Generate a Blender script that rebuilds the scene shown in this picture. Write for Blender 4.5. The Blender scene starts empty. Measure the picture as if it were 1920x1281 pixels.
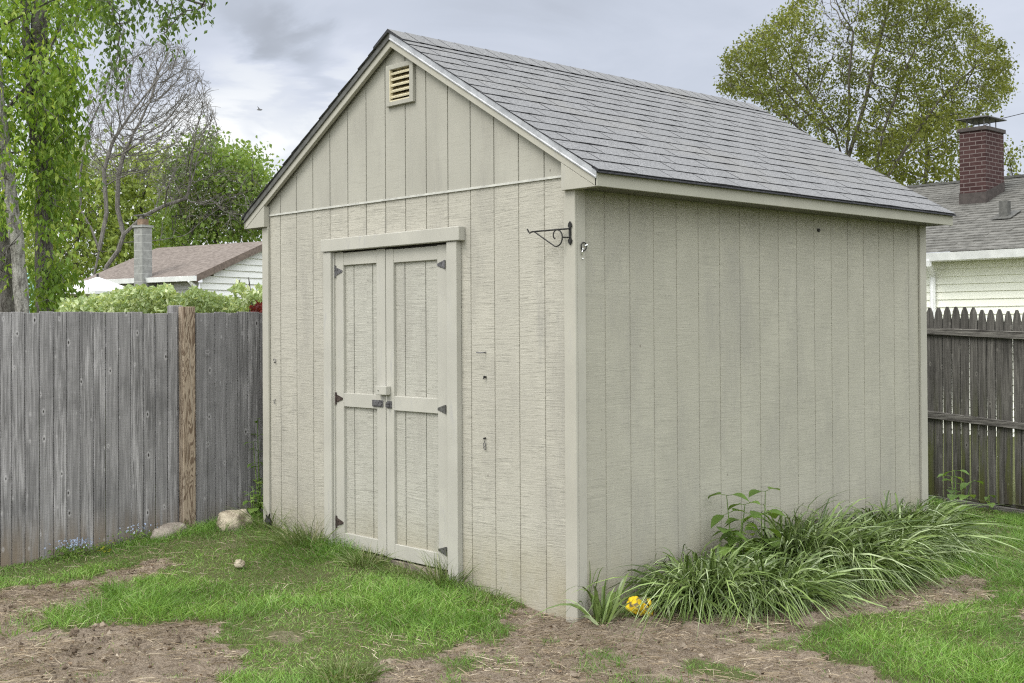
import bpy, bmesh, math, random
import numpy as np
from mathutils import Vector, Matrix, noise as mnoise
rng = np.random.default_rng(7)
random.seed(7)
R_ = math.radians
S = bpy.context.scene
COL = S.collection

# ------------------------------------------------------------------ camera
CF, CYAW, CROLL, CPITCH, CCY = 2276.7444, R_(46.903295), -0.0058, 0.0093, 595.6275
CP = np.array([4.4509, -4.6227, 1.5496])
_F = np.array([-math.sin(CYAW), math.cos(CYAW), 0.]); _R = np.array([math.cos(CYAW), math.sin(CYAW), 0.]); _U = np.array([0, 0, 1.])
_F, _U = _F*math.cos(CPITCH) + _U*math.sin(CPITCH), _U*math.cos(CPITCH) - _F*math.sin(CPITCH)
_c, _s = math.cos(CROLL), math.sin(CROLL)
_R2 = _c*_R + _s*_U; _U2 = _c*_U - _s*_R
cam_d = bpy.data.cameras.new('camera'); cam = bpy.data.objects.new('camera', cam_d); COL.objects.link(cam)
cam.matrix_world = Matrix(((_R2[0], _U2[0], -_F[0], CP[0]), (_R2[1], _U2[1], -_F[1], CP[1]), (_R2[2], _U2[2], -_F[2], CP[2]), (0, 0, 0, 1)))
cam_d.sensor_width = 36.0; cam_d.lens = CF/1920*36.0
cam_d.shift_y = -(640.5 - CCY)/1920
cam_d.clip_start = 0.1; cam_d.clip_end = 2000
S.camera = cam

def at(px, py, D):
    """a point of the place, from its bearing in the photograph and its distance in metres"""
    a = px-960; b = py-CCY
    u = _c*a + _s*b; v = -_s*a + _c*b
    return CP + (_F + _R*(u/CF) - _U*(v/CF))*D
def on_z(px, py, z):
    a = at(px, py, 1.0) - CP
    return CP + a*((z-CP[2])/a[2])
def project(P):
    d = np.asarray(P, float) - CP
    z = d@_F
    u = CF*(d@_R)/z; v = -CF*(d@_U)/z
    return 960+_c*u-_s*v, CCY+_s*u+_c*v, z

# ------------------------------------------------------------------ light
SUN_EL, SUN_AZ = R_(52), R_(192)          # azimuth clockwise from +Y
SUN_DIR = Vector((math.sin(SUN_AZ)*math.cos(SUN_EL), math.cos(SUN_AZ)*math.cos(SUN_EL), math.sin(SUN_EL)))
sd = bpy.data.lights.new('sun', 'SUN'); sun = bpy.data.objects.new('sun', sd); COL.objects.link(sun)
sd.energy = 0.95; sd.angle = R_(24); sd.color = (1.0, 0.96, 0.89)
sun.rotation_euler = SUN_DIR.to_track_quat('Z', 'Y').to_euler()
S.view_settings.view_transform = 'Standard'; S.view_settings.look = 'None'
S.view_settings.exposure = 1.0; S.view_settings.gamma = 1.0
S.cycles.use_denoising = False; S.cycles.filter_width = 1.2; S.cycles.max_bounces = 8; S.cycles.diffuse_bounces = 4

# ------------------------------------------------------------------ node helpers
class NT:
    def __init__(s, tree): s.t = tree; s.n = tree.nodes; s.l = tree.links
    def new(s, kind, **kw):
        n = s.n.new(kind)
        for k, v in kw.items():
            if k == 'ins':
                for a, b in v.items(): s.set(n, a, b)
            else: setattr(n, k, v)
        return n
    def set(s, n, key, val):
        sock = n.inputs[key]
        if isinstance(val, bpy.types.NodeSocket): s.l.new(val, sock)
        elif isinstance(val, bpy.types.Node): s.l.new(val.outputs[0], sock)
        else:
            if sock.type == 'RGBA' and len(val) == 3: val = (*val, 1)
            sock.default_value = val
    def math(s, op, a, b=0.5, c=0.5, clamp=False):
        n = s.new('ShaderNodeMath', operation=op, use_clamp=clamp)
        s.set(n, 0, a); s.set(n, 1, b); s.set(n, 2, c); return n.outputs[0]
    def vmath(s, op, a, b=None):
        n = s.new('ShaderNodeVectorMath', operation=op); s.set(n, 0, a)
        if b is not None: s.set(n, 1, b)
        return n.outputs[1] if op in ('DOT_PRODUCT', 'LENGTH', 'DISTANCE') else n.outputs[0]
    def noise(s, vec, scale=1.0, detail=3.0, rough=0.55, dist=0.0, dim='3D'):
        n = s.new('ShaderNodeTexNoise', noise_dimensions=dim)
        s.set(n, 'Vector', vec); s.set(n, 'Scale', scale); s.set(n, 'Detail', detail); s.set(n, 'Roughness', rough); s.set(n, 'Distortion', dist)
        return n.outputs[0]
    def ramp(s, fac, a, b, lo=0.0, hi=1.0, smooth=True):
        n = s.new('ShaderNodeMapRange', interpolation_type='SMOOTHSTEP' if smooth else 'LINEAR')
        s.set(n, 0, fac); s.set(n, 1, a); s.set(n, 2, b); s.set(n, 3, lo); s.set(n, 4, hi); return n.outputs[0]
    def mix(s, fac, a, b, blend='MIX'):
        n = s.new('ShaderNodeMix', data_type='RGBA', blend_type=blend)
        s.set(n, 0, fac); s.set(n, 6, a); s.set(n, 7, b); return n.outputs[2]
    def comb(s, x, y, z):
        n = s.new('ShaderNodeCombineXYZ'); s.set(n, 0, x); s.set(n, 1, y); s.set(n, 2, z); return n.outputs[0]
    def obj(s):
        n = s.new('ShaderNodeTexCoord'); return n.outputs['Object']
    def sep(s, v):
        n = s.new('ShaderNodeSeparateXYZ'); s.set(n, 0, v); return n.outputs
    def rnd(s):
        return s.new('ShaderNodeNewGeometry').outputs['Random Per Island']
    def scale(s, v, sc): return s.vmath('MULTIPLY', v, sc)
    def bump(s, h, strength=0.3, dist=0.01):
        n = s.new('ShaderNodeBump'); s.set(n, 'Height', h); s.set(n, 'Strength', strength); s.set(n, 'Distance', dist); return n.outputs[0]

def material(name, build, rough=0.8, spec=0.3, metal=0.0):
    m = bpy.data.materials.new(name); m.use_nodes = True
    nt = NT(m.node_tree); bsdf = nt.n['Principled BSDF']
    bsdf.inputs['Roughness'].default_value = rough
    bsdf.inputs['Specular IOR Level'].default_value = spec
    bsdf.inputs['Metallic'].default_value = metal
    r = build(nt, bsdf)
    if r is not None: nt.set(bsdf, 'Base Color', r)
    return m

def plain(name, col, rough=0.7, spec=0.3, metal=0.0, var=0.25, scale=14.0, bump=0.15):
    def b(nt, bs):
        o = nt.obj(); n = nt.noise(o, scale, 5)
        if bump: nt.set(bs, 'Normal', nt.bump(nt.noise(o, scale*5, 3), bump, 0.004))
        return nt.mix(nt.ramp(n, .3, .72), tuple(c*(1-var) for c in col), tuple(min(1, c*(1+var)) for c in col))
    return material(name, b, rough, spec, metal)

# ------------------------------------------------------------------ world: overcast sky with broken cloud
W = bpy.data.worlds.new('World'); S.world = W; W.use_nodes = True
wt = NT(W.node_tree); bg = wt.n['Background']
SKY_STRENGTH = 0.10
sky = wt.new('ShaderNodeTexSky', sky_type='NISHITA', sun_disc=False)
sky.sun_elevation = SUN_EL; sky.sun_rotation = SUN_AZ
dirv = wt.vmath('NORMALIZE', wt.new('ShaderNodeTexCoord').outputs['Generated'])
dx, dy, dz = wt.sep(dirv)
hz = wt.math('ADD', wt.math('MAXIMUM', dz, 0.0), 0.16)
cl = wt.comb(wt.math('DIVIDE', dx, hz), wt.math('DIVIDE', dy, hz), 0.0)
big = wt.noise(wt.vmath('ADD', cl, (3.1, 1.7, 0.0)), 0.55, 5, 0.52, 0.4)
fine = wt.noise(wt.vmath('ADD', cl, (9.0, 4.0, 2.0)), 1.9, 7, 0.56, 0.5)
def skyblob(px, py, r0, r1):
    d = at(px, py, 1.0) - CP; d /= np.linalg.norm(d)
    w = wt.vmath('ADD', dirv, wt.scale(wt.vmath('SUBTRACT', wt.new('ShaderNodeCombineXYZ', ins={0: fine, 1: big, 2: fine}).outputs[0], (.5, .5, .5)), (.26, .26, .20)))
    return wt.ramp(wt.vmath('DISTANCE', w, tuple(d)), r0, r1, 1.0, 0.0)
tone = wt.math('ADD', wt.math('MULTIPLY', big, 0.62), wt.math('MULTIPLY', fine, 0.38))
low = wt.ramp(dz, 0.02, 0.20, 1.0, 0.0)                     # brighter towards the horizon
tone = wt.math('ADD', tone, wt.math('MULTIPLY', low, 0.20))
for px, py, r0, r1, amt in ((600, 170, .01, .07, .22), (420, 225, .01, .075, .20), (470, 300, .01, .11, .12), (130, 330, .02, .15, .12), (720, 90, .01, .05, .08),
                            (505, 125, .005, .050, -.17), (595, 190, .0, .035, -.24), (560, 105, .0, .035, -.10), (420, 110, .0, .04, -.10), (500, 225, .0, .022, -.16), (450, 60, .02, .09, -.08),
                            (900, 30, .02, .16, -.05), (1450, 60, .02, .18, -.03)):
    tone = wt.math('ADD', tone, wt.math('MULTIPLY', skyblob(px, py, r0, r1), amt))
cr = wt.new('ShaderNodeValToRGB'); wt.set(cr, 0, tone)
els = cr.color_ramp.elements
for p_, c_ in ((0.22, (2.0, 2.12, 2.36)), (0.42, (2.98, 3.19, 3.65)), (0.56, (3.53, 3.72, 4.21)), (0.70, (4.35, 4.48, 4.7)), (0.84, (5.49, 5.48, 5.41))):
    e_ = els.new(p_); e_.color = (*c_, 1)
els.remove(els[0]); els.remove(els[-1])
glow_dot = wt.vmath('DOT_PRODUCT', dirv, tuple(Vector((.34, -.32, .88)).normalized()))
glow = wt.ramp(glow_dot, 0.05, 0.92, 0.0, 3.7)                    # added glow: unseen sky overhead and behind the viewer, brightened to lift ambient light
cloud = wt.mix(1.0, cr.outputs[0], wt.new('ShaderNodeCombineXYZ', ins={0: wt.math('ADD', glow, 1.0), 1: wt.math('ADD', wt.math('MULTIPLY', glow, .97), 1.0), 2: wt.math('ADD', wt.math('MULTIPLY', glow, .80), 1.0)}).outputs[0], 'MULTIPLY')
wt.set(bg, 'Color', wt.mix(0.93, sky.outputs[0], cloud)); wt.set(bg, 'Strength', SKY_STRENGTH)

# ------------------------------------------------------------------ object helpers
def link(name, me, mats=(), parent=None, label=None, cat=None, group=None, kind=None):
    o = bpy.data.objects.new(name, me); COL.objects.link(o)
    for m in (mats if isinstance(mats, (list, tuple)) else [mats]):
        if m is not None: me.materials.append(m)
    if parent is not None: o.parent = parent
    return tag(o, label, cat, group, kind)
def tag(o, label=None, cat=None, group=None, kind=None):
    if label: o['label'] = label
    if cat: o['category'] = cat
    if group: o['group'] = group
    if kind: o['kind'] = kind
    return o
def empty(name, label, cat, loc=(0, 0, 0), rz=0.0, group=None):
    """a thing: its parts are modelled in the place's own coordinates and hang from an Empty at its base"""
    o = bpy.data.objects.new(name, None); COL.objects.link(o); o.empty_display_size = 0.1
    o.location = loc; o.rotation_euler = (0, 0, rz)
    return tag(o, label, cat, group)

class MB:
    """collects boxes, prisms and tubes into ONE mesh object"""
    def __init__(s): s.v = []; s.f = []; s.mi = []
    def face(s, pts, m=0):
        b = len(s.v); s.v += [tuple(map(float, p)) for p in pts]; s.f.append(tuple(range(b, b+len(pts)))); s.mi.append(m)
    def box(s, x0, x1, y0, y1, z0, z1, m=0, M=None):
        c = [(x, y, z) for z in (z0, z1) for y in (y0, y1) for x in (x0, x1)]
        if M is not None: c = [tuple(M @ Vector(p)) for p in c]
        b = len(s.v); s.v += c
        for q in ((0, 2, 3, 1), (4, 5, 7, 6), (0, 1, 5, 4), (2, 6, 7, 3), (0, 4, 6, 2), (1, 3, 7, 5)):
            s.f.append(tuple(b+i for i in q)); s.mi.append(m)
    def prism(s, poly, d, m=0):
        """closed outline (3-D points) pushed along vector d"""
        n = len(poly); b = len(s.v); d = Vector(d)
        s.v += [tuple(Vector(p)) for p in poly] + [tuple(Vector(p)+d) for p in poly]
        s.f.append(tuple(b+i for i in reversed(range(n)))); s.mi.append(m)
        s.f.append(tuple(b+n+i for i in range(n))); s.mi.append(m)
        for i in range(n):
            j = (i+1) % n; s.f.append((b+i, b+j, b+n+j, b+n+i)); s.mi.append(m)
    def tube(s, pts, rad, k=6, m=0, cap=True):
        pts = [Vector(p) for p in pts]; n = len(pts)
        if not hasattr(rad, '__len__'): rad = [rad]*n
        b = len(s.v); prev = None
        for i, p in enumerate(pts):
            t = (pts[min(i+1, n-1)] - pts[max(i-1, 0)])
            if t.length < 1e-9: t = Vector((0, 0, 1))
            t.normalize()
            if prev is None: a = t.orthogonal().normalized()
            else:
                a = prev - t*prev.dot(t)
                a = a.normalized() if a.length > 1e-6 else t.orthogonal().normalized()
            prev = a; c = t.cross(a)
            for j in range(k):
                w = 2*math.pi*j/k; s.v.append(tuple(p + (a*math.cos(w)+c*math.sin(w))*rad[i]))
        for i in range(n-1):
            for j in range(k):
                j2 = (j+1) % k
                s.f.append((b+i*k+j, b+i*k+j2, b+(i+1)*k+j2, b+(i+1)*k+j)); s.mi.append(m)
        if cap:
            s.f.append(tuple(b+j for j in reversed(range(k)))); s.mi.append(m)
            s.f.append(tuple(b+(n-1)*k+j for j in range(k))); s.mi.append(m)
    def build(s, name, mats, parent=None, bevel=0.0, smooth=False, fix=True, **kw):
        me = bpy.data.meshes.new(name); me.from_pydata(s.v, [], s.f)
        me.polygons.foreach_set('material_index', s.mi)
        if fix or bevel:
            bm = bmesh.new(); bm.from_mesh(me)
            bmesh.ops.recalc_face_normals(bm, faces=bm.faces)
            if bevel:
                bmesh.ops.bevel(bm, geom=[e for e in bm.edges if len(e.link_faces) == 2 and e.calc_face_angle(0) > .5], offset=bevel, segments=1, affect='EDGES', clamp_overlap=True)
            bm.to_mesh(me); bm.free()
        if smooth: me.polygons.foreach_set('use_smooth', [True]*len(me.polygons))
        me.update()
        return link(name, me, mats, parent, **kw)

def array_mesh(name, V, Q, mats, parent=None, smooth=False, **kw):
    me = bpy.data.meshes.new(name); me.from_pydata(np.asarray(V, dtype=np.float32), [], np.asarray(Q, dtype=np.int32))
    if smooth: me.polygons.foreach_set('use_smooth', np.ones(len(me.polygons), dtype=bool))
    me.update(); return link(name, me, mats, parent, **kw)

def unit(a): return a/np.maximum(np.linalg.norm(a, axis=-1, keepdims=True), 1e-9)

def leaves_VQ(c, d, L, Wd, fold=0.18):
    """leaf-shaped folded faces: two quads each, from base c along d"""
    n = len(c); d = unit(d); r = unit(rng.normal(size=(n, 3))); side = unit(np.cross(d, r)); nor = np.cross(side, d)
    L = np.broadcast_to(np.asarray(L, float), (n,))[:, None]; Wd = np.broadcast_to(np.asarray(Wd, float), (n,))[:, None]
    drop = np.array([0, 0, -1.0])*L*0.12
    v0 = c; v1 = c + d*L*.42 + side*Wd*.5 + nor*Wd*fold; v2 = c + d*L + drop; v3 = c + d*L*.42 - side*Wd*.5 + nor*Wd*fold; vm = c + d*L*.5
    V = np.stack([v0, v1, v2, v3, vm], 1).reshape(-1, 3); b = np.arange(n)[:, None]*5
    Q = np.concatenate([b+np.array([[0, 1, 2, 4]]), b+np.array([[0, 4, 2, 3]])], 1).reshape(-1, 4)
    return V, Q

def strips_VQ(base, d0, lean, L, Wd, seg=3, tip=.12, face=None):
    """grass-like blades: base, start direction, bending vector, length, width"""
    n = len(base); L = np.asarray(L, float)[:, None]; Wd = np.asarray(Wd, float)[:, None]
    side = unit(np.cross(unit(d0), face if face is not None else rng.normal(size=(n, 3))))
    rows = []
    for i in range(seg+1):
        t = i/seg
        p = base + d0*L*t + lean*L*t*t
        w = Wd*.5*((1-t**2)*(1-tip)+tip) if i else Wd*.35
        rows += [p-side*w, p+side*w]
    V = np.stack(rows, 1).reshape(-1, 3); b = np.arange(n)[:, None]*(2*(seg+1)); Q = []
    for i in range(seg): Q.append(b+np.array([[2*i, 2*i+1, 2*i+3, 2*i+2]]))
    return V, np.concatenate(Q, 1).reshape(-1, 4)

def smooth(a, b, x):
    t = np.clip((np.asarray(x, float)-a)/(b-a), 0, 1); return t*t*(3-2*t)
_lat = rng.random((64, 64))
def vnoise(x, y):
    x = np.asarray(x, float); y = np.asarray(y, float); xi = np.floor(x).astype(int); yi = np.floor(y).astype(int)
    fx = x-xi; fy = y-yi; fx = fx*fx*(3-2*fx); fy = fy*fy*(3-2*fy)
    g = lambda a, b: _lat[a % 64, b % 64]
    return (g(xi, yi)*(1-fx)+g(xi+1, yi)*fx)*(1-fy) + (g(xi, yi+1)*(1-fx)+g(xi+1, yi+1)*fx)*fy
def fbm(x, y, o=4):
    s_ = 0; a = .5
    for i in range(o): s_ = s_ + a*vnoise(np.asarray(x)*2**i+17*i, np.asarray(y)*2**i+9*i); a *= .5
    return s_/(1-.5**o)
def in_poly(x, y, poly):
    ins = np.zeros(np.shape(x), bool); n = len(poly)
    for i in range(n):
        x0, y0 = poly[i]; x1, y1 = poly[(i+1) % n]
        if y0 == y1: continue
        c_ = ((y0 > y) != (y1 > y)) & (x < (x1-x0)*(y-y0)/(y1-y0)+x0); ins ^= c_
    return ins

# ------------------------------------------------------------------ materials
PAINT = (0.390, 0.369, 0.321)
def siding_mat(name, axis, saw, weather, grain=0.0, paint=PAINT, off=0.0):
    def b(nt, bs):
        o = nt.obj(); x, y, z = nt.sep(o); a = x if axis == 'x' else y
        board = nt.math('FLOOR', nt.math('DIVIDE', nt.math('SUBTRACT', a, off), .2032))
        wn = nt.new('ShaderNodeTexWhiteNoise', noise_dimensions='1D'); nt.set(wn, 'W', board); br = wn.outputs[0]
        tilt = nt.math('ADD', z, nt.math('MULTIPLY', a, nt.ramp(br, 0, 1, -.035, .035)))
        zz = nt.math('ADD', tilt, nt.math('MULTIPLY', br, 3.7))
        saw1 = nt.noise(nt.comb(nt.math('MULTIPLY', a, 6.0), nt.math('MULTIPLY', zz, 130.0), br), 1.0, 5, .70, .06)
        saw2 = nt.noise(nt.comb(nt.math('MULTIPLY', a, 30.0), nt.math('MULTIPLY', zz, 260.0), 3.0), 1.0, 3, .6)
        vert = nt.noise(nt.comb(nt.math('MULTIPLY', a, 120.0), nt.math('MULTIPLY', z, 4.0), 5.0), 1.0, 4, .6)
        patch = nt.noise(nt.comb(nt.math('MULTIPLY', a, 2.6), nt.math('MULTIPLY', z, 1.5), 7.0), 1.0, 5, .62)
        streak = nt.noise(nt.comb(nt.math('MULTIPLY', a, 16.0), nt.math('MULTIPLY', z, 1.6), 11.0), 1.0, 4, .55)
        col = nt.mix(nt.ramp(patch, .35, .68), tuple(c*.93 for c in paint), tuple(min(1, c*1.05) for c in paint))
        col = nt.mix(nt.math('MULTIPLY', nt.ramp(br, 0, 1, 0, .10), 1.0), col, (paint[0]*.80, paint[1]*.80, paint[2]*.80))
        lines = nt.math('ADD', nt.math('MULTIPLY', saw1, .65), nt.math('MULTIPLY', saw2, .35))  # saw-mark light and shade put into the colour, on top of the bump
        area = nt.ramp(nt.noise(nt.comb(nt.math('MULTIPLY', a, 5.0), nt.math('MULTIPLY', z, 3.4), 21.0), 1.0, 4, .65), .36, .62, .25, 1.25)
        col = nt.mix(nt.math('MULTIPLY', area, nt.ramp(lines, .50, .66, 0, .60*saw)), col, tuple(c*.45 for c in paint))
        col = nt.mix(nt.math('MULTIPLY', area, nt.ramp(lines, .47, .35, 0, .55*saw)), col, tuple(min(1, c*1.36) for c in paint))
        worn = nt.math('MULTIPLY', nt.ramp(saw1, .52, .64), nt.ramp(patch, .42, .60))
        col = nt.mix(nt.math('MULTIPLY', worn, weather), col, (.235, .222, .19))
        col = nt.mix(nt.math('MULTIPLY', nt.math('MULTIPLY', nt.ramp(streak, .52, .74), nt.ramp(patch, .42, .66)), weather*.8), col, (.27, .258, .235))
        if grain: col = nt.mix(nt.math('MULTIPLY', nt.math('MULTIPLY', nt.ramp(vert, .50, .72), nt.ramp(streak, .38, .66)), grain), col, (.30, .29, .27))
        dirty = nt.noise(nt.comb(nt.math('MULTIPLY', a, 3.2), nt.math('MULTIPLY', z, .9), 31.0), 1.0, 6, .68)
        col = nt.mix(nt.math('MULTIPLY', nt.ramp(dirty, .47, .68), .46), col, (.265, .25, .222))
        col = nt.mix(nt.math('MULTIPLY', nt.math('MULTIPLY', nt.ramp(vert, .52, .70), nt.ramp(dirty, .42, .62)), .38), col, (.25, .24, .22))
        nail = nt.new('ShaderNodeTexVoronoi', feature='F1'); nt.set(nail, 'Vector', nt.comb(nt.math('MULTIPLY', a, 5.0), nt.math('MULTIPLY', z, 3.1), 2.0)); nt.set(nail, 'Scale', 1.0)
        col = nt.mix(nt.ramp(nail.outputs[0], .018, .030, .75, 0), col, (.12, .10, .08))
        foot = nt.math('MULTIPLY', nt.ramp(z, .04, .50, 1, 0), nt.ramp(patch, .28, .6))      # splash dirt and algae near the soil
        col = nt.mix(nt.math('MULTIPLY', foot, .62), col, (.27, .235, .15))
        h = nt.math('ADD', nt.math('ADD', nt.math('MULTIPLY', saw1, saw), nt.math('MULTIPLY', saw2, saw*.5)), nt.math('MULTIPLY', vert, .18))
        nt.set(bs, 'Normal', nt.bump(h, .60, .005))
        return col
    return material(name, b, .78, .25)
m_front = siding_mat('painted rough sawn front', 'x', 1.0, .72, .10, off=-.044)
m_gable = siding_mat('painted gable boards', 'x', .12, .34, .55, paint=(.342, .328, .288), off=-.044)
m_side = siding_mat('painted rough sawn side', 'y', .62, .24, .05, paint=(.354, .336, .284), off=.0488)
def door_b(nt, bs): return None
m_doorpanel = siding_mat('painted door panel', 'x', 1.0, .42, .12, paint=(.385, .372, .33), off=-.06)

def trim_mat(name, paint, wear):
    def b(nt, bs):
        o = nt.obj(); x, y, z = nt.sep(o)
        ns = nt.noise(nt.scale(o, (26, 26, 5)), 1.0, 5, .6); pt = nt.noise(o, 2.3, 4, .6)
        col = nt.mix(nt.ramp(pt, .35, .7), tuple(c*.92 for c in paint), tuple(min(1, c*1.04) for c in paint))
        col = nt.mix(nt.math('MULTIPLY', nt.math('MULTIPLY', nt.ramp(ns, .52, .70), nt.ramp(pt, .40, .66)), wear), col, (.33, .32, .31))
        spots = nt.ramp(nt.noise(o, 60, 2), .70, .76)
        col = nt.mix(nt.math('MULTIPLY', spots, .5*wear), col, (.22, .2, .18))
        nt.set(bs, 'Normal', nt.bump(nt.noise(nt.scale(o, (60, 60, 18)), 1.0, 4), .25, .003))
        return col
    return material(name, b, .75, .12)
m_trim = trim_mat('painted trim', (.375, .357, .312), .5)
m_doortrim = trim_mat('painted door trim', (.392, .377, .338), .75)
m_fascia = trim_mat('painted fascia', (.35, .337, .29), .3)
m_soffit = trim_mat('soffit paint with eave shade', (.17, .163, .138), .3)  # darker than the trim: eave shade is put into this colour
m_flash = plain('painted flashing', (.37, .362, .33), .5, .4, 0, .15, 20)
m_alum = plain('bare aluminium edge', (.50, .50, .51), .42, .5, .75, .15, 16, .2)
m_dark_metal = plain('dark roof edge metal', (.10, .098, .092), .5, .4, .2, .25, 20)
m_flash_dark = plain('dark brown flashing', (.055, .045, .042), .6, .3)
m_black = plain('black wrought iron', (.016, .015, .014), .5, .4, 0, .4, 60)
m_iron = plain('rusty grey iron', (.14, .135, .14), .5, .5, .5, .45, 45)
m_rust = plain('rusted brown iron', (.062, .046, .040), .7, .3, .2, .5, 60)
m_chrome = plain('bright steel', (.75, .75, .75), .25, .5, .9, .2, 60)
m_cream = plain('cream louvre', (.56, .50, .355), .6, .3, 0, .15, 20)
m_dark = plain('dark void', (.02, .018, .015), .9, .1)
m_sill = plain('weathered sill wood', (.20, .17, .14), .9, .2, 0, .45, 12, .5)

def shingle_b(nt, bs):
    o = nt.obj(); r = nt.rnd()
    gr = nt.math('ADD', nt.math('MULTIPLY', nt.noise(o, 85, 3, .8), .55), nt.math('MULTIPLY', nt.noise(o, 230, 2, .7), .45)); pat = nt.noise(o, 1.1, 5, .6); st = nt.noise(nt.scale(o, (1.2, 9, 1.2)), 1.0, 4)
    base = nt.mix(nt.ramp(gr, .33, .68), (.068, .067, .072), (.295, .293, .305))
    base = nt.mix(nt.ramp(r, 0, 1, 0, .34), base, (.155, .155, .162))
    base = nt.mix(nt.math('MULTIPLY', nt.ramp(pat, .50, .68), .30), base, (.20, .19, .175))
    base = nt.mix(nt.math('MULTIPLY', nt.ramp(st, .55, .72), .25), base, (.10, .10, .102))
    nt.set(bs, 'Normal', nt.bump(gr, .6, .004)); return base
m_shingle = material('grey asphalt shingle', shingle_b, .88, .25)
m_shedge = plain('asphalt shingle butt edge', (.045, .045, .05), .9, .1, 0, .3, 60)  # dark asphalt; the shadow line under each course is in this colour too

def fence_mat(name, lo, hi, brown, knots=True, green=.0):
    def b(nt, bs):
        o = nt.obj(); r = nt.rnd(); x, y, z = nt.sep(o)
        v = nt.comb(nt.math('ADD', nt.math('MULTIPLY', nt.math('ADD', x, y), 75), nt.math('MULTIPLY', r, 90)), nt.math('MULTIPLY', z, 2.6), nt.math('MULTIPLY', r, 40))
        g = nt.noise(v, 1.0, 6, .66, .8)
        v2 = nt.comb(nt.math('ADD', nt.math('MULTIPLY', nt.math('ADD', x, y), 17), nt.math('MULTIPLY', r, 50)), nt.math('MULTIPLY', z, 1.1), nt.math('MULTIPLY', r, 17))
        g2 = nt.noise(v2, 1.0, 4, .6, .5)
        saw = nt.noise(nt.comb(nt.math('MULTIPLY', nt.math('ADD', x, y), 14), nt.math('MULTIPLY', z, 110), r), 1.0, 3, .6)
        col = nt.mix(nt.ramp(g, .32, .70), lo, hi)
        col = nt.mix(nt.math('MULTIPLY', nt.ramp(g2, .38, .70), .55), col, tuple(c*.62 for c in lo))
        col = nt.mix(nt.math('MULTIPLY', nt.ramp(nt.noise(v2, 1.7, 3), .6, .78), .6), col, tuple(min(1, c*1.45) for c in hi))
        col = nt.mix(nt.ramp(r, 0, 1, 0, .62), col, tuple(c*.48 for c in hi))
        st_ = nt.noise(nt.comb(nt.math('MULTIPLY', nt.math('ADD', x, y), 2.2), nt.math('MULTIPLY', z, 1.6), 4.0), 1.0, 5, .65)
        col = nt.mix(nt.ramp(st_, .48, .70, 0, .5), col, tuple(c*.55 for c in lo))
        col = nt.mix(nt.math('MULTIPLY', nt.ramp(z, .02, .38, 1, 0), nt.ramp(g2, .30, .6)), col, brown)
        if green: col = nt.mix(nt.math('MULTIPLY', nt.math('MULTIPLY', nt.ramp(z, .2, 1.2, 1, 0), nt.ramp(g2, .5, .66)), green), col, (.085, .095, .025))
        if knots:
            vo = nt.new('ShaderNodeTexVoronoi', feature='F1', voronoi_dimensions='2D'); nt.set(vo, 'Vector', nt.comb(nt.math('ADD', nt.math('MULTIPLY', nt.math('ADD', x, y), 9), nt.math('MULTIPLY', r, 33)), nt.math('MULTIPLY', z, 4.6), 0.0)); nt.set(vo, 'Scale', 1.0)
            kr = nt.ramp(nt.sep(vo.outputs['Color'])[0], .30, 1.0, -.075, .040, False); k = nt.ramp(nt.math('SUBTRACT', vo.outputs[0], kr), .0, .045, 1, 0); ring = nt.ramp(nt.math('SUBTRACT', vo.outputs[0], kr), .03, .13, 1, 0)
            col = nt.mix(nt.math('MULTIPLY', ring, .4), col, tuple(min(1, c*1.35) for c in hi))
            col = nt.mix(nt.math('MULTIPLY', k, .9), col, (.02, .018, .016))
        nt.set(bs, 'Normal', nt.bump(nt.math('ADD', g, nt.math('MULTIPLY', saw, .5)), .55, .006))
        return col
    return material(name, b, .9, .15)
m_fence = fence_mat('grey weathered board', (.13, .124, .126), (.44, .42, .43), (.20, .16, .125))
m_picket = fence_mat('dark weathered picket', (.024, .022, .021), (.20, .188, .172), (.05, .043, .03), True, .7)

def rail_b(nt, bs):
    o = nt.obj(); g = nt.noise(nt.scale(o, (4, 4, 95)), 1.0, 6, .68, .5); g2 = nt.noise(nt.scale(o, (5, 5, 18)), 1.0, 4, .6)
    nt.set(bs, 'Normal', nt.bump(g, .6, .006)); col = nt.mix(nt.ramp(g, .34, .68), (.030, .027, .025), (.20, .188, .172))
    return nt.mix(nt.ramp(g2, .60, .74, 0, .6), col, (.34, .325, .30))
m_rail = material('dark weathered rail', rail_b, .9, .15)
def post_b(nt, bs):
    o = nt.obj(); x, y, z = nt.sep(o)
    v = nt.comb(nt.math('MULTIPLY', nt.math('ADD', x, y), 26), nt.math('MULTIPLY', z, 3.4), 1.0)
    w = nt.noise(v, .8, 3, .5, 1.2)
    ringv = nt.math('SINE', nt.math('MULTIPLY', w, 46))
    col = nt.mix(nt.ramp(ringv, -.5, .9), (.33, .262, .20), (.14, .098, .07))
    col = nt.mix(nt.math('MULTIPLY', nt.ramp(nt.noise(nt.scale(o, (60, 60, 4)), 1.0, 4), .5, .7), .6), col, (.34, .295, .245))
    nt.set(bs, 'Normal', nt.bump(ringv, .2, .003)); return col
m_post = material('brown pine post', post_b, .85, .2)

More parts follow.
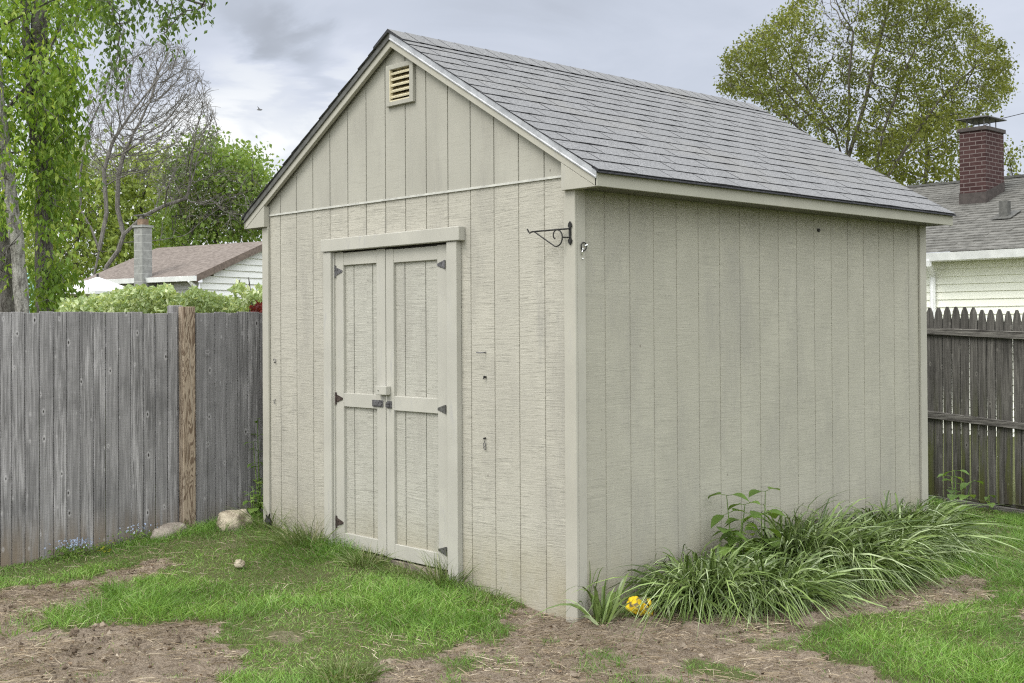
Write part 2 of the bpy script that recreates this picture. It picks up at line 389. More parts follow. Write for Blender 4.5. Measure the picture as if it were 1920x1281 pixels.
def bark_mat(name, lo, hi, sc=9.0):
    def b(nt, bs):
        o = nt.obj(); n = nt.noise(nt.scale(o, (sc*2, sc*2, sc*.6)), 1.0, 6, .65, .6); m_ = nt.noise(o, sc*5, 4)
        nt.set(bs, 'Normal', nt.bump(nt.math('ADD', n, nt.math('MULTIPLY', m_, .4)), .8, .03))
        return nt.mix(nt.ramp(nt.math('ADD', nt.math('MULTIPLY', n, .7), nt.math('MULTIPLY', m_, .3)), .34, .66), lo, hi)
    return material(name, b, .95, .1)
m_bark_pale = bark_mat('pale grey bark', (.085, .078, .07), (.36, .345, .32))
m_bark_dark = bark_mat('dark bark', (.045, .040, .036), (.15, .14, .13))
m_bark_bare = bark_mat('bare tree bark', (.085, .078, .072), (.215, .20, .188), 6)
m_bark_maple = bark_mat('maple bark', (.05, .045, .038), (.15, .135, .115), 5)

def leaf_mat(name, a, b_, c, trans=.4, rough=.5, patch=.35):
    m = bpy.data.materials.new(name); m.use_nodes = True; nt = NT(m.node_tree); bs = nt.n['Principled BSDF']; out = nt.n['Material Output']
    o = nt.obj(); r = nt.rnd(); p = nt.noise(o, patch, 3)
    col = nt.mix(nt.ramp(r, 0, .75), a, b_); col = nt.mix(nt.math('MULTIPLY', nt.ramp(r, .70, 1.0), .9), col, c)
    col = nt.mix(nt.ramp(p, .40, .62, 0, .75), col, tuple(q*.75 for q in a))
    nt.set(bs, 'Base Color', col); bs.inputs['Roughness'].default_value = rough; bs.inputs['Specular IOR Level'].default_value = .35
    tr = nt.new('ShaderNodeBsdfTranslucent'); nt.set(tr, 'Color', nt.mix(1.0, col, (1.15, 1.1, .55), 'MULTIPLY'))
    mx = nt.new('ShaderNodeMixShader'); nt.set(mx, 0, trans); nt.l.new(bs.outputs[0], mx.inputs[1]); nt.l.new(tr.outputs[0], mx.inputs[2]); nt.l.new(mx.outputs[0], out.inputs[0])
    return m
m_lf_near = leaf_mat('fresh green leaf', (0.12, 0.215, 0.025), (0.26, 0.385, 0.055), (0.46, 0.54, 0.14), .45, .5, .9)
m_lf_over = leaf_mat('darker overhead leaf', (0.065, 0.115, 0.02), (0.11, 0.175, 0.03), (0.16, 0.23, 0.05), .35, .5, .8)
m_lf_maple = leaf_mat('maple young leaf', (0.125, 0.15, 0.026), (0.2, 0.225, 0.042), (0.3, 0.32, 0.085), .40, .55, .35)
m_lf_mid = leaf_mat('bright mid leaf', (0.145, 0.23, 0.045), (0.24, 0.345, 0.08), (0.34, 0.43, 0.14), .42, .55, .5)
m_lf_olive = leaf_mat('olive twig leaf', (0.16, 0.165, 0.09), (0.24, 0.25, 0.13), (0.3, 0.3, 0.19), .35, .6, .5)
m_lf_back = leaf_mat('yellow green woodland leaf', (0.22, 0.29, 0.065), (0.32, 0.4, 0.1), (0.42, 0.48, 0.17), .42, .6, .4)
m_lf_hedge = leaf_mat('variegated hedge leaf', (0.27, 0.36, 0.15), (0.46, 0.54, 0.28), (0.7, 0.74, 0.52), .40, .5, 2.5)
m_lf_red = leaf_mat('red leaf', (0.11, 0.012, 0.01), (0.2, 0.022, 0.016), (0.28, 0.05, 0.035), .4, .5, 3)
m_lf_weed = leaf_mat('broad weed leaf', (0.13, 0.22, 0.045), (0.22, 0.33, 0.08), (0.33, 0.44, 0.13), .40, .45, 4)
m_lf_yel = leaf_mat('yellow green leaf', (.28, .30, .03), (.42, .40, .04), (.5, .45, .06), .4, .5, 4)
m_strap = leaf_mat('strap leaf', (0.06, 0.098, 0.02), (0.25, 0.34, 0.11), (0.52, 0.59, 0.37), .12, .30, 5.0)
m_blue = leaf_mat('pale blue flower', (.35, .42, .62), (.45, .52, .72), (.62, .66, .8), .3, .6, 4)
m_tuft = leaf_mat('coarse tuft grass', (0.085, 0.13, 0.028), (0.175, 0.225, 0.07), (0.46, 0.42, 0.27), .2, .5, 3)
m_grass = leaf_mat('lawn blade', (0.085, 0.19, 0.022), (0.215, 0.375, 0.068), (0.38, 0.51, 0.16), .28, .42, 1.1)
m_straw = leaf_mat('dry straw', (0.2, 0.15, 0.1), (0.37, 0.295, 0.21), (0.58, 0.5, 0.39), .15, .8, 2)

# ------------------------------------------------------------------ ground
def ground_z(x, y, rough=True):
    x = np.asarray(x, float); y = np.asarray(y, float)
    w = np.clip(-x/3.1, 0, 1.25)
    z = .155*w*smooth(-1.75, .15, y)*(1-.52*smooth(3.12, 3.62, -x))
    z = z - .13*smooth(3.6, 6.0, y)
    r = np.hypot(x, y); z = z - .25*smooth(9, 25, r)
    if rough: z = z + (fbm(x*1.7, y*1.7)-.5)*.05
    return z
DIRT = [[(-2.01, -2.4), (-1.82, -2.15), (-1.64, -1.86), (-1.52, -1.5), (-1.23, -1.45), (-.82, -1.56), (-.55, -1.72), (-.10, -1.98), (-.5, -3.1), (-2.6, -3.4), (-3.4, -2.6)],
        [(-3.04, -2.15), (-2.86, -1.61), (-2.84, -1.24), (-2.87, -.83), (-2.7, -.82), (-2.42, -1.28), (-2.28, -1.53), (-2.03, -1.79), (-2.1, -2.0), (-1.85, -2.08), (-2.01, -2.45), (-3.2, -2.7)],
        [(-.51, .2), (-.51, -.05), (-.30, -.26), (-.14, -.40), (-.06, -.52), (.10, -.70), (.30, -.60), (.55, -.20), (.80, .18), (1.02, .50), (.86, .80), (.83, 1.12), (1.04, 1.54), (1.08, 2.2), (.88, 2.38), (.70, 1.74), (.6, 1.25), (.3, .6), (.1, .3), (.0, .1)],
        [(0.64, 0.95), (0.71, 1.3), (0.72, 1.8), (0.87, 2.49), (1.11, 2.51), (1.25, 2.3), (1.2, 1.7), (1.04, 1.19), (0.92, 0.87), (0.96, 0.62), (0.82, 0.64)],
        [(1.47, 1.8), (1.57, 2.08), (1.73, 1.69), (1.57, 1.63)]]
SPARSE = [(-.20, -.40), (-.06, -.60), (.05, -.35), (.30, -.30), (.60, .35), (.90, .74), (1.06, .52), (1.45, .30), (1.75, .2), (2.1, -.4), (.9, -1.7), (.18, -1.62), (-.02, -1.2), (-.12, -.8)]
SHED_W, SHED_L = 3.10, 3.735
def grass_density(x, y):
    jx = x + (fbm(x*4+5, y*4)-.5)*.34 + (fbm(x*19+5, y*19)-.5)*.20; jy = y + (fbm(x*4+31, y*4+8)-.5)*.34 + (fbm(x*19+31, y*19+8)-.5)*.20
    d = np.ones(np.shape(x))
    n = fbm(x*2.2+3, y*2.2+7); n2 = fbm(x*5+13, y*5+2)
    sp = in_poly(jx, jy, SPARSE); d = np.where(sp, np.clip((n2-.475)*3.4, .03, .6), d)
    for p in DIRT: d = np.where(in_poly(jx, jy, p), np.where(n2 > .62, .25, .02), d)
    d = np.where(np.hypot((x+.77)/.13, (y+1.30)/.09) < 1, .42, d)      # small worn patch in the lawn
    return d*np.clip(.30+n*1.15, .25, 1)
def axis(lo, hi, step, far):
    a = np.arange(lo, hi+1e-6, step); out = []
    s_ = step; p = hi
    while p < far: s_ *= 1.35; p += s_; out.append(p)
    up = np.array(out); out = []; s_ = step; p = lo
    while p > -far: s_ *= 1.35; p -= s_; out.append(p)
    return np.concatenate([np.array(out)[::-1], a, up])
gx = axis(-4.4, 3.4, .032, 900); gy = axis(-3.6, 6.6, .032, 900)
GX, GY = np.meshgrid(gx, gy, indexing='ij'); GD = grass_density(GX, GY)
near = (1-smooth(6, 8, np.hypot(GX, GY)))
GZ = ground_z(GX, GY) + near*(1-np.clip(GD*1.6, 0, 1))*((fbm(GX*11, GY*11, 3)-.5)*.075 + (fbm(GX*34, GY*34, 2)-.5)*.040) + near*np.clip(GD, 0, 1)*.012
nx, ny = GX.shape
V = np.stack([GX, GY, GZ], -1).reshape(-1, 3)
I = np.arange(nx*ny).reshape(nx, ny)
Q = np.stack([I[:-1, :-1], I[1:, :-1], I[1:, 1:], I[:-1, 1:]], -1).reshape(-1, 4)
def soil_b(nt, bs):
    o = nt.obj(); at_ = nt.new('ShaderNodeAttribute', attribute_name='lawn').outputs['Fac']
    a = nt.noise(o, 9, 6, .65); b = nt.noise(o, 70, 5, .7); c = nt.noise(o, 2.0, 3)
    straw = nt.noise(nt.scale(o, (35, 120, 35)), 1.0, 4, .6, 1.5)
    col = nt.mix(nt.ramp(a, .3, .7), (.125, .092, .066), (.30, .236, .18))
    col = nt.mix(nt.ramp(b, .35, .75, 0, .65), col, (.40, .335, .27))
    col = nt.mix(nt.ramp(straw, .58, .72, 0, .5), col, (.42, .36, .285))
    col = nt.mix(nt.ramp(b, .30, .44, .75, 0), col, (.045, .033, .024))
    green = nt.mix(b, (.05, .075, .018), (.14, .155, .055))
    nt.set(bs, 'Normal', nt.bump(nt.math('ADD', a, b), 1.0, .03))
    return nt.mix(nt.ramp(at_, .2, .6, 0, .85), col, green)
m_soil = material('soil', soil_b, .95, .1)
g_o = array_mesh('ground', V, Q, m_soil, smooth=True, kind='structure')
la = g_o.data.attributes.new('lawn', 'FLOAT', 'POINT'); la.data.foreach_set('value', GD.reshape(-1).astype(np.float32))

# ------------------------------------------------------------------ the shed
shed = empty('shed', 'beige wooden garden shed with grey shingle gable roof and double doors', 'shed')
GW = .0095; WY = .02; WX = -.02
RIDGE_X, RIDGE_Z, SLOPE = -1.55, 3.398, .589
def roof_z(x): return RIDGE_Z - SLOPE*abs(x-RIDGE_X)
def grooved(mb, fx, cuts, lo, hi, z0, ztop, depth=.006):
    """vertical boards between grooves: fx(a, z, d) maps along-wall, height and depth to a point"""
    edges = [lo] + list(cuts) + [hi]
    for i in range(len(edges)-1):
        a = edges[i] + (GW/2 if i else 0); b = edges[i+1] - (GW/2 if i < len(edges)-2 else 0)
        brk = [a] + ([RIDGE_X] if a < RIDGE_X < b and ztop is roof_top else []) + [b]
        for p, q in zip(brk[:-1], brk[1:]): mb.face([fx(p, z0, 0), fx(q, z0, 0), fx(q, ztop(q), 0), fx(p, ztop(p), 0)])
        if i < len(edges)-2:
            c = edges[i+1]; p, q = c-GW/2, c+GW/2; zt = min(ztop(p), ztop(q))
            mb.face([fx(p, z0, 0), fx(p, z0, depth), fx(p, zt, depth), fx(p, zt, 0)])
            mb.face([fx(p, z0, depth), fx(q, z0, depth), fx(q, zt, depth), fx(p, zt, depth)])
            mb.face([fx(q, z0, depth), fx(q, z0, 0), fx(q, zt, 0), fx(q, zt, depth)])
def roof_top(x): return roof_z(x) - .035
fcuts = sorted(-(.044+.2032*k) for k in range(0, 15)); ffx = lambda a, z, d: (a, WY+d, z)
ZJ = 2.366
mb = MB()
cl_ = [c for c in fcuts if c < -2.27]; cm_ = [c for c in fcuts if -2.16 < c < -1.06]; cr_ = [c for c in fcuts if c > -.98]
grooved(mb, ffx, cl_, -SHED_W+.03, -2.225, -.15, lambda x: ZJ-.006, .0042)
grooved(mb, ffx, cr_, -1.025, -.03, -.15, lambda x: ZJ-.006, .0042)
grooved(mb, ffx, [c for c in fcuts if -2.225 < c < -1.025], -2.225, -1.025, 2.075, lambda x: ZJ-.006)
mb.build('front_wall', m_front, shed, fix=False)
mb = MB(); VX0, VX1, VZ0, VZ1 = -1.625, -1.369, 2.950, 3.193
grooved(mb, ffx, [c for c in fcuts if c < VX0], -SHED_W+.03, VX0, ZJ+.006, roof_top); grooved(mb, ffx, [c for c in fcuts if VX1 < c < -.05], VX1, -.03, ZJ+.006, roof_top)
grooved(mb, ffx, [c for c in fcuts if VX0 < c < VX1], VX0, VX1, ZJ+.006, lambda x: VZ0); grooved(mb, ffx, [c for c in fcuts if VX0 < c < VX1], VX0, VX1, VZ1, roof_top)
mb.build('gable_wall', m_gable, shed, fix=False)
mb = MB(); mb.prism([(-3.02, WY-.001, ZJ+.007), (-3.02, WY-.007, ZJ+.005), (-3.02, WY-.010, ZJ-.007), (-3.02, WY-.001, ZJ-.007)], (2.955, 0, 0))
mb.build('flashing', m_flash, shed)
scuts = [.0488+.2032*j for j in range(1, 18)]
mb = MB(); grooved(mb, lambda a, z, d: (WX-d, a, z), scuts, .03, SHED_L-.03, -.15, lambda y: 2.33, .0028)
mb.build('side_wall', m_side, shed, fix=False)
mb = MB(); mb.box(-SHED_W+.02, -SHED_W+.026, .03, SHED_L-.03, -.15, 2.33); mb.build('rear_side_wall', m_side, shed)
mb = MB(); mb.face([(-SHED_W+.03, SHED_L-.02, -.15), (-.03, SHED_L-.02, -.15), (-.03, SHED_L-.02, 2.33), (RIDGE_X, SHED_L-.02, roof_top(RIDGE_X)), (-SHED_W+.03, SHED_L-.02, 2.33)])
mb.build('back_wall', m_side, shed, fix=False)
# corner boards: each a pair of boards, one board lapping the other
CT = .089
mb = MB(); mb.box(-CT+.004, 0.0, 0.0, .019, -.03, 2.284); mb.build('corner_board', m_trim, shed, .003)
mb = MB(); mb.box(-.019, -.001, .020, .020+CT-.026, -.02, 2.30); mb.build('corner_board', m_trim, shed, .003)
mb = MB(); mb.box(-SHED_W, -SHED_W+CT-.012, 0.0, .019, .03, 2.284); mb.box(-SHED_W, -SHED_W+.019, .020, .10, .03, 2.28); mb.build('corner_board', m_trim, shed, .003)
mb = MB(); mb.box(-.019, 0.0, SHED_L-CT, SHED_L, -.1, 2.30); mb.build('corner_board', m_trim, shed, .003)

# --- doors
DY = .010; PY = .030                          # stile face and panel face
def tee_hinge(parent, x, z, dirn, mat, y=DY-.001, s=1.0):
    mb = MB()
    mb.prism([(x+dirn*.012, y, z+.025*s), (x+dirn*.078*s, y, z+.006), (x+dirn*.078*s, y, z-.006), (x+dirn*.012, y, z-.025*s)], (0, -.004, 0))
    if dirn > 0: mb.box(x-.012, x-.002, y-.005, y, z-.040*s, z+.040*s)
    mb.tube([(x+dirn*.005, y-.005, z-(.04 if dirn > 0 else .026)*s), (x+dirn*.005, y-.005, z+(.04 if dirn > 0 else .026)*s)], .005, 8)
    for dx_, dz_ in ((.03, .012), (.03, -.012), (.065, 0)): mb.tube([(x+dirn*dx_, y-.003, z+dz_), (x+dirn*dx_, y-.007, z+dz_)], .004, 6)
    return mb.build('hinge', mat, parent)
def door_leaf(x0, x1, pl, pr, ztop, zbot, mids, label):
    d = bpy.data.objects.new('door', None); COL.objects.link(d); d.parent = shed; d['label'] = label
    z_lo, z_hi = zbot+.092, ztop-.088
    mb = MB()
    mb.box(x0, pl, DY, PY+.02, zbot, ztop); mb.box(pr, x1, DY, PY+.02, zbot, ztop)
    mb.build('stile', m_doortrim, d, .0025)
    for (a, b), nm in (((ztop-.088, ztop-.004), 'rail'), ((mids[0], mids[1]), 'rail'), ((zbot+.002, zbot+.092), 'rail')):
        mb = MB(); mb.box(pl+.0008, pr-.0008, DY+.0015, PY+.02, a, b); mb.build(nm, m_doortrim, d, .0025)
    cuts = [pl + .093, pl+.093+.2032] if pr-pl > .3 else [pl+.12]
    cuts = [c for c in cuts if c < pr-.03]
    mb = MB(); grooved(mb, lambda a, z, dd: (a, PY+dd, z), cuts, pl-.01, pr+.01, z_lo-.02, lambda x: z_hi+.02)
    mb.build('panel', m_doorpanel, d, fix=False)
    return d
dl = door_leaf(-2.214, -1.667, -2.119, -1.757, 2.060, .128, (1.047, 1.136), 'left shed door leaf with lock box and hasp')
dr = door_leaf(-1.660, -1.036, -1.582, -1.154, 2.054, .122, (1.045, 1.135), 'right shed door leaf with dark hinges on its right edge')
tee_hinge(dl, -2.205, 1.935, 1, m_iron); tee_hinge(dl, -2.205, 1.098, 1, m_rust); tee_hinge(dl, -2.205, .285, 1, m_rust)
tee_hinge(dr, -1.072, 1.935, -1, m_iron); tee_hinge(dr, -1.072, 1.075, -1, m_dark_metal); tee_hinge(dr, -1.072, .235, -1, m_dark_metal)
mb = MB(); mb.box(-1.72, -1.612, DY-.040, DY-.001, 1.142, 1.196); mb.tube([(-1.688, DY-.038, 1.170), (-1.688, DY-.044, 1.170)], .006, 8, 1)
mb.tube([(-1.63, DY-.02, 1.142), (-1.63, DY-.02, 1.095)], .004, 6, 1)
mb.build('lock_box', [m_doortrim, m_dark], dl, .003)
mb = MB(); mb.box(-1.80, -1.69, DY-.006, DY-.001, 1.062, 1.104); mb.box(-1.786, -1.70, DY-.012, DY-.0065, 1.070, 1.096)
for xx in (-1.793, -1.697): mb.tube([(xx, DY-.004, 1.083), (xx, DY-.010, 1.083)], .005, 6)
mb.build('hasp', m_iron, dl)
mb = MB(); mb.box(-1.650, -1.600, DY-.006, DY-.001, 1.058, 1.102); mb.tube([(-1.625, DY-.005, 1.09), (-1.625, DY-.03, 1.085), (-1.625, DY-.03, 1.07), (-1.625, DY-.005, 1.065)], .005, 6)
mb.build('hasp_staple', m_iron, dr)
mb = MB(); mb.box(-2.304, -2.218, -.022, WY-.001, .06, 2.064); mb.box(-2.2175, -2.209, -.004, .05, .11, 2.062); mb.build('door_jamb', m_doortrim, shed, .003)
mb = MB(); mb.box(-1.031, -.941, -.022, WY-.001, .04, 2.064); mb.build('door_jamb', m_doortrim, shed, .003)
mb = MB(); mb.box(-2.318, -.905, -.034, WY-.001, 2.066, 2.149); mb.build('door_header', m_doortrim, shed, .004)
mb = MB(); mb.box(-2.20, -1.04, .012, .02, 2.050, 2.066); mb.build('door_head_shade', m_dark, shed)  # dark strip painting the shade in the gap above the doors
mb = MB(); mb.box(-2.21, -1.03, .014, .07, -.05, .112); mb.build('threshold', m_sill, shed, .004)

# --- vent
v_ = MB()
for a in ((-1.633, -1.597, 2.943, 3.200), (-1.397, -1.361, 2.943, 3.200), (-1.5965, -1.3975, 2.943, 2.970), (-1.5965, -1.3975, 3.170, 3.200)):
    v_.box(a[0], a[1], -.004, WY-.001, a[2], a[3])
vf = v_.build('vent', m_gable, shed, .002)
mb = MB(); mb.box(-1.62, -1.375, WY+.085, WY+.095, 2.955, 3.19, 1)
for xa, xb in ((-1.6235, -1.6005), (-1.3935, -1.3705)): mb.box(xa, xb, WY+.0005, WY+.084, 2.9515, 3.1915)
mb.box(-1.600, -1.394, WY+.0005, WY+.084, 2.9515, 2.9705); mb.box(-1.600, -1.394, WY+.0005, WY+.084, 3.1725, 3.1915)
mb.box(-1.5965, -1.590, -.002, WY-.0005, 2.971, 3.169); mb.box(-1.5895, -1.398, -.002, WY-.0005, 2.9705, 2.977)
for k in range(5):
    z = 2.990+.0365*k
    mb.prism([(-1.5985, .000, z+.010), (-1.5985, .003, z), (-1.5985, .052, z+.033), (-1.5985, .050, z+.040)], (.203, 0, 0))
mb.build('louver', [m_cream, m_sill], vf)

# --- roof carpentry
RY0, RY1 = -.046, SHED_L+.045
for sgn, nm in ((1, 'right'), (-1, 'left')):
    X = lambda t: RIDGE_X + sgn*t
    mb = MB(); te = 1.735
    z = lambda t: RIDGE_Z - SLOPE*t
    mb.prism([(X(0), -.030, z(0)-.022), (X(te), -.030, z(te)-.022), (X(te), -.030, z(te)-.095), (X(0), -.030, z(0)-.095)], (0, .0275, 0))
    mb.build('rake_board', m_trim, shed, .002)
    mb = MB()                                 # drip edge: face flange and kicked-out lip
    w0, w1 = .0, te+.004
    for lo_, hi_, y0_, y1_ in ((-.042, -.004, -.036, -.0315), (-.050, -.040, -.041, -.0315)):
        mb.prism([(X(w0), y0_, z(w0)+hi_), (X(w1), y0_, z(w1)+hi_), (X(w1), y0_, z(w1)+lo_), (X(w0), y0_, z(w0)+lo_)], (0, y1_-y0_, 0))
    mb.build('drip_edge', m_alum if sgn > 0 else m_dark_metal, shed, .0015)  # same edge on both slopes; light and dark reflections are put into the materials
    mb = MB()                                 # boxed eave return under the rake's foot
    xi = 1.478; xo = te
    zi = z(xi)-.097; zo = z(xo)-.05
    mb.prism([(X(xi), -.0285, 2.283), (X(xo-.012), -.0285, 2.283), (X(xo-.012), -.0285, z(xo-.012)-.097), (X(xi), -.0285, zi)], (0, .045, 0))
    mb.build('eave_return', m_trim, shed, .0025)
    mb = MB(); a, b = X(te-.011), X(te+.006)
    mb.box(min(a, b), max(a, b), -.030, SHED_L+.035, 2.2835, z(te)-.006); mb.build('fascia', m_fascia, shed, .002)
    mb = MB(); a, b = X(te-.012), (WX if sgn > 0 else -SHED_W+.02)
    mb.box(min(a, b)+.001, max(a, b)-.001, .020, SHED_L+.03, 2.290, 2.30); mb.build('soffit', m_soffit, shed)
mb = MB()                                     # roof deck
for sgn in (1, -1):
    mb.prism([(RIDGE_X, RY0+.012, RIDGE_Z-.006), (RIDGE_X+sgn*1.742, RY0+.012, RIDGE_Z-SLOPE*1.742-.006), (RIDGE_X+sgn*1.742, RY0+.012, RIDGE_Z-SLOPE*1.742-.020), (RIDGE_X, RY0+.012, RIDGE_Z-.021)], (0, RY1-RY0-.024, 0))
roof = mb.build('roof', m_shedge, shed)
for sgn in (1, -1):                           # three-tab shingle courses
    ca = math.atan(SLOPE); SL = 1.757/math.cos(ca); EXP = .1285; mb = MB()
    def P(s, y, h):                            # s up the slope from the eave, h above the deck
        t = 1.757 - s*math.cos(ca); return (RIDGE_X+sgn*(t + h*math.sin(ca)), y, RIDGE_Z-SLOPE*t + h*math.cos(ca))
    n = int(SL/EXP)+1
    for i in range(n):
        s0 = i*EXP + random.uniform(-.002, .002); s1 = min(s0+EXP*1.25, SL-.002)
        if s1 <= s0+.02: continue
        ph = (i*.1524 + (0 if i % 4 < 2 else .012)) % .3048; y = RY0 - ph
        while y < RY1:
            y0 = max(y+.0038, RY0+random.uniform(-.003, .003)); y1 = min(y+.3048-.0038, RY1); y += .3048
            if y1-y0 < .012: continue
            h0 = .0074+random.uniform(-.001, .0015); h1 = .0012; d0 = random.uniform(-.002, .002); d1 = d0+random.uniform(-.0015, .0015); ym = (y0+y1)/2; hm = h0+random.uniform(-.001, .002)
            mb.face([P(s0+d0, y0, h0), P(s0+(d0+d1)/2, ym, hm), P(s1, ym, h1+.001), P(s1, y0, h1)], 0)
            mb.face([P(s0+(d0+d1)/2, ym, hm), P(s0+d1, y1, h0), P(s1, y1, h1), P(s1, ym, h1+.001)], 0)
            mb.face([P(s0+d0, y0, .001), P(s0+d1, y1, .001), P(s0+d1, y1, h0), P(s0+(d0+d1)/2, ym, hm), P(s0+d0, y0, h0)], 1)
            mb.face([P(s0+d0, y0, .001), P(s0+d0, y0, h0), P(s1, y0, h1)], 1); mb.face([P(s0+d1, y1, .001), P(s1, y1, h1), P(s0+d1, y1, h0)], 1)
    # dark starter course showing below the first tabs
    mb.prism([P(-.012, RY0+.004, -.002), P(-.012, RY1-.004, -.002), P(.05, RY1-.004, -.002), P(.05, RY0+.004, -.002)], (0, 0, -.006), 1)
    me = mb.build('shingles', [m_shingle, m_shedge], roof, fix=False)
mb = MB(); y = RY0; k = 0                      # ridge caps
while y < RY1-.05:
    y1 = min(y+.17, RY1+.004); h = .015; wv = random.uniform(-.002, .002)
    for sgn in (1, -1):
        t = .150; a = (RIDGE_X, y-.004, RIDGE_Z+h+.001+wv*.3); b = (RIDGE_X+sgn*t, y-.004, RIDGE_Z-SLOPE*t+h+.001+wv*.3); c = (RIDGE_X+sgn*t, y1, RIDGE_Z-SLOPE*t+h-.002); d = (RIDGE_X, y1, RIDGE_Z+h-.002)
        mb.face([a, b, c, d] if sgn > 0 else [a, d, c, b], 0)
        lo = lambda p, q: (p[0], p[1], p[2]-q)
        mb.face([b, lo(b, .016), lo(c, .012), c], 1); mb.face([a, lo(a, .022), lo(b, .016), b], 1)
    y += .135
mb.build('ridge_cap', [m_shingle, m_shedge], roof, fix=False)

# --- fittings on the shed
mb = MB(); bx = -.030; by = -.002             # scrolled plant bracket with its plate on the corner board
mb.box(bx-.006, bx+.006, by-.008, by, 2.004, 2.106)
for zc, sg in ((2.098, 1), (2.012, -1)):
    mb.prism([(bx-.014, by, zc-.006*sg), (bx, by, zc-.022*sg), (bx+.014, by, zc-.006*sg), (bx+.010, by, zc+.008*sg), (bx, by, zc+.020*sg), (bx-.010, by, zc+.008*sg)], (0, -.007, 0))
br_ = mb.build('plant_bracket', m_black, shed)
mb = MB()
ang = R_(17)                                  # the arm swings along the wall, a little away from it
def A(t, z): return (bx - .76*t*math.cos(ang), by-.012 - .76*t*math.sin(ang), z)
mb.tube([A(0, 2.078), A(.15, 2.075), A(.285, 2.072), A(.300, 2.070), A(.312, 2.064), A(.322, 2.074), A(.332, 2.088)], .0045, 6)
pts = [A(.275, 2.071)]
for i in range(26):
    w = -math.pi*.72 + i/25*math.pi*2.0; rr = .046 - .030*(max(0, i-9)/16)**1.2
    pts.append(A(.098 - math.sin(w+.45)*0 - rr*math.cos(w+math.pi*.72-2.2), 2.032 + rr*math.sin(w+math.pi*.72-2.2)*1.0 + .010*(i/25)))
mb.tube(pts, .004, 6); mb.tube([A(0, 2.032), A(.055, 2.034)], .004, 6)
mb.build('bracket_arm', m_black, br_)
mb = MB()                                     # snap ring hanging on the side corner board
ring = [(.006, .062+.020*math.cos(w), 1.985+.022*math.sin(w)) for w in np.linspace(0, 2*math.pi, 15)]
mb.tube(ring, .0035, 5, 1); mb.tube([(.004, .055, 1.975), (.008, .045, 1.955), (.006, .05, 1.94)], .004, 5); mb.tube([(.004, .07, 1.99), (.010, .085, 1.996), (.004, .098, 1.985)], .0045, 5); mb.tube([(.003, .056, 1.922), (.008, .057, 1.918)], .004, 5)
mb.build('snap_ring', [m_chrome, m_black], shed)
def wall_hook(parts, nm='wall_hook', mats=None):
    mb = MB()
    for p, r_, m_ in parts: mb.tube(p, r_, 6, m_)
    mb.build(nm, mats or [m_iron, m_black], shed)
wy = WY
wall_hook([([(-.73, wy, 1.417), (-.74, wy-.03, 1.414), (-.775, wy-.034, 1.415)], .0035, 0)])
wall_hook([([(-.731, wy, 1.275), (-.731, wy-.018, 1.275)], .006, 1), ([(-.735, wy-.012, 1.282), (-.735, wy-.014, 1.262)], .004, 1)])
wall_hook([([(-.737, wy, .925), (-.737, wy-.016, .923)], .005, 1), ([(-.737, wy-.013, .922), (-.737, wy-.010, .90)], .0022, 0),
           ([(-.737+.010*math.cos(w), wy-.010, .888+.011*math.sin(w)) for w in np.linspace(0, 6.28, 9)], .0022, 0), ([(-.735+.009*math.cos(w), wy-.010, .868+.010*math.sin(w)) for w in np.linspace(0, 6.28, 9)], .0022, 0)])
wall_hook([([(-2.955+.012*math.cos(w), wy-.012, 1.336+.012*math.sin(w)) for w in np.linspace(-2, 3.2, 9)], .0026, 0), ([(-2.955, wy, 1.324), (-2.962, wy-.012, 1.320)], .003, 0)])
wall_hook([([(-2.955, wy, 1.06), (-2.96, wy-.014, 1.055), (-2.957, wy-.012, 1.036), (-2.95, wy-.01, 1.03)], .003, 0)])
wall_hook([([(-.02, 2.333, 2.19), (-.008, 2.333, 2.188)], .012, 1)], 'screw_eye')

# ------------------------------------------------------------------ left board fence
FX = -3.65
fl = empty('board_fence', 'grey weathered vertical board fence left of the shed', 'fence', (0, 0, 0))
def fence_boards(ys, x, tops, mat, parent, t=.018):
    mb = MB()
    for (a, b) in zip(ys[:-1], ys[1:]):
        xo = x + random.uniform(-.004, .004); g = random.uniform(.0015, .0032); zt = tops + random.uniform(-.007, .006)
        zb = float(ground_z(x, (a+b)/2, False)) - .12
        mb.box(xo-t, xo, a+g, b-g, zb, zt)
    return mb.build('board_panel', mat, parent, .002)
def yfx(zx): return zx
px_b = [-52, -26, 0, 21.4, 47.3, 74.3, 100, 125, 150.3, 175, 198, 222.3, 245.4, 269, 291.5, 314, 333]
def fy_at(px):
    a = at(px, 700, 1.0)-CP; return float(CP[1]+a[1]*(FX-CP[0])/a[0])
ys = [fy_at(p) for p in px_b]; ys = [ys[0]-.09*k for k in range(46, 0, -1)] + ys
fence_boards(ys, FX, 1.680, m_fence, fl)
ys2 = [fy_at(p) for p in (366, 387, 405, 426, 447, 466, 489)]; ys2 += [ys2[-1]+.092*k for k in range(1, 45)]
fence_boards(ys2[:2], FX+.010, 1.686, m_fence, fl)
fence_boards(ys2[1:], FX-.012, 1.686, m_fence, fl)
mb = MB(); zb = .0
yp0, yp1 = fy_at(336), fy_at(364)
mb.box(FX-.03, FX+.040, yp0+.010, yp1-.010, -.1, 1.725)
pst = mb.build('post', m_post, fl, .004)
mb = MB(); mb.box(FX-.115, FX-.035, yp0-.035, yp0+.05, -.1, 1.735); mb.build('post', m_fence, fl, .006)
for zr in (.45, 1.35):
    mb = MB(); mb.box(FX-.075, FX-.035, ys[0], yp0-.04, zr, zr+.085); mb.build('rail', m_fence, fl)

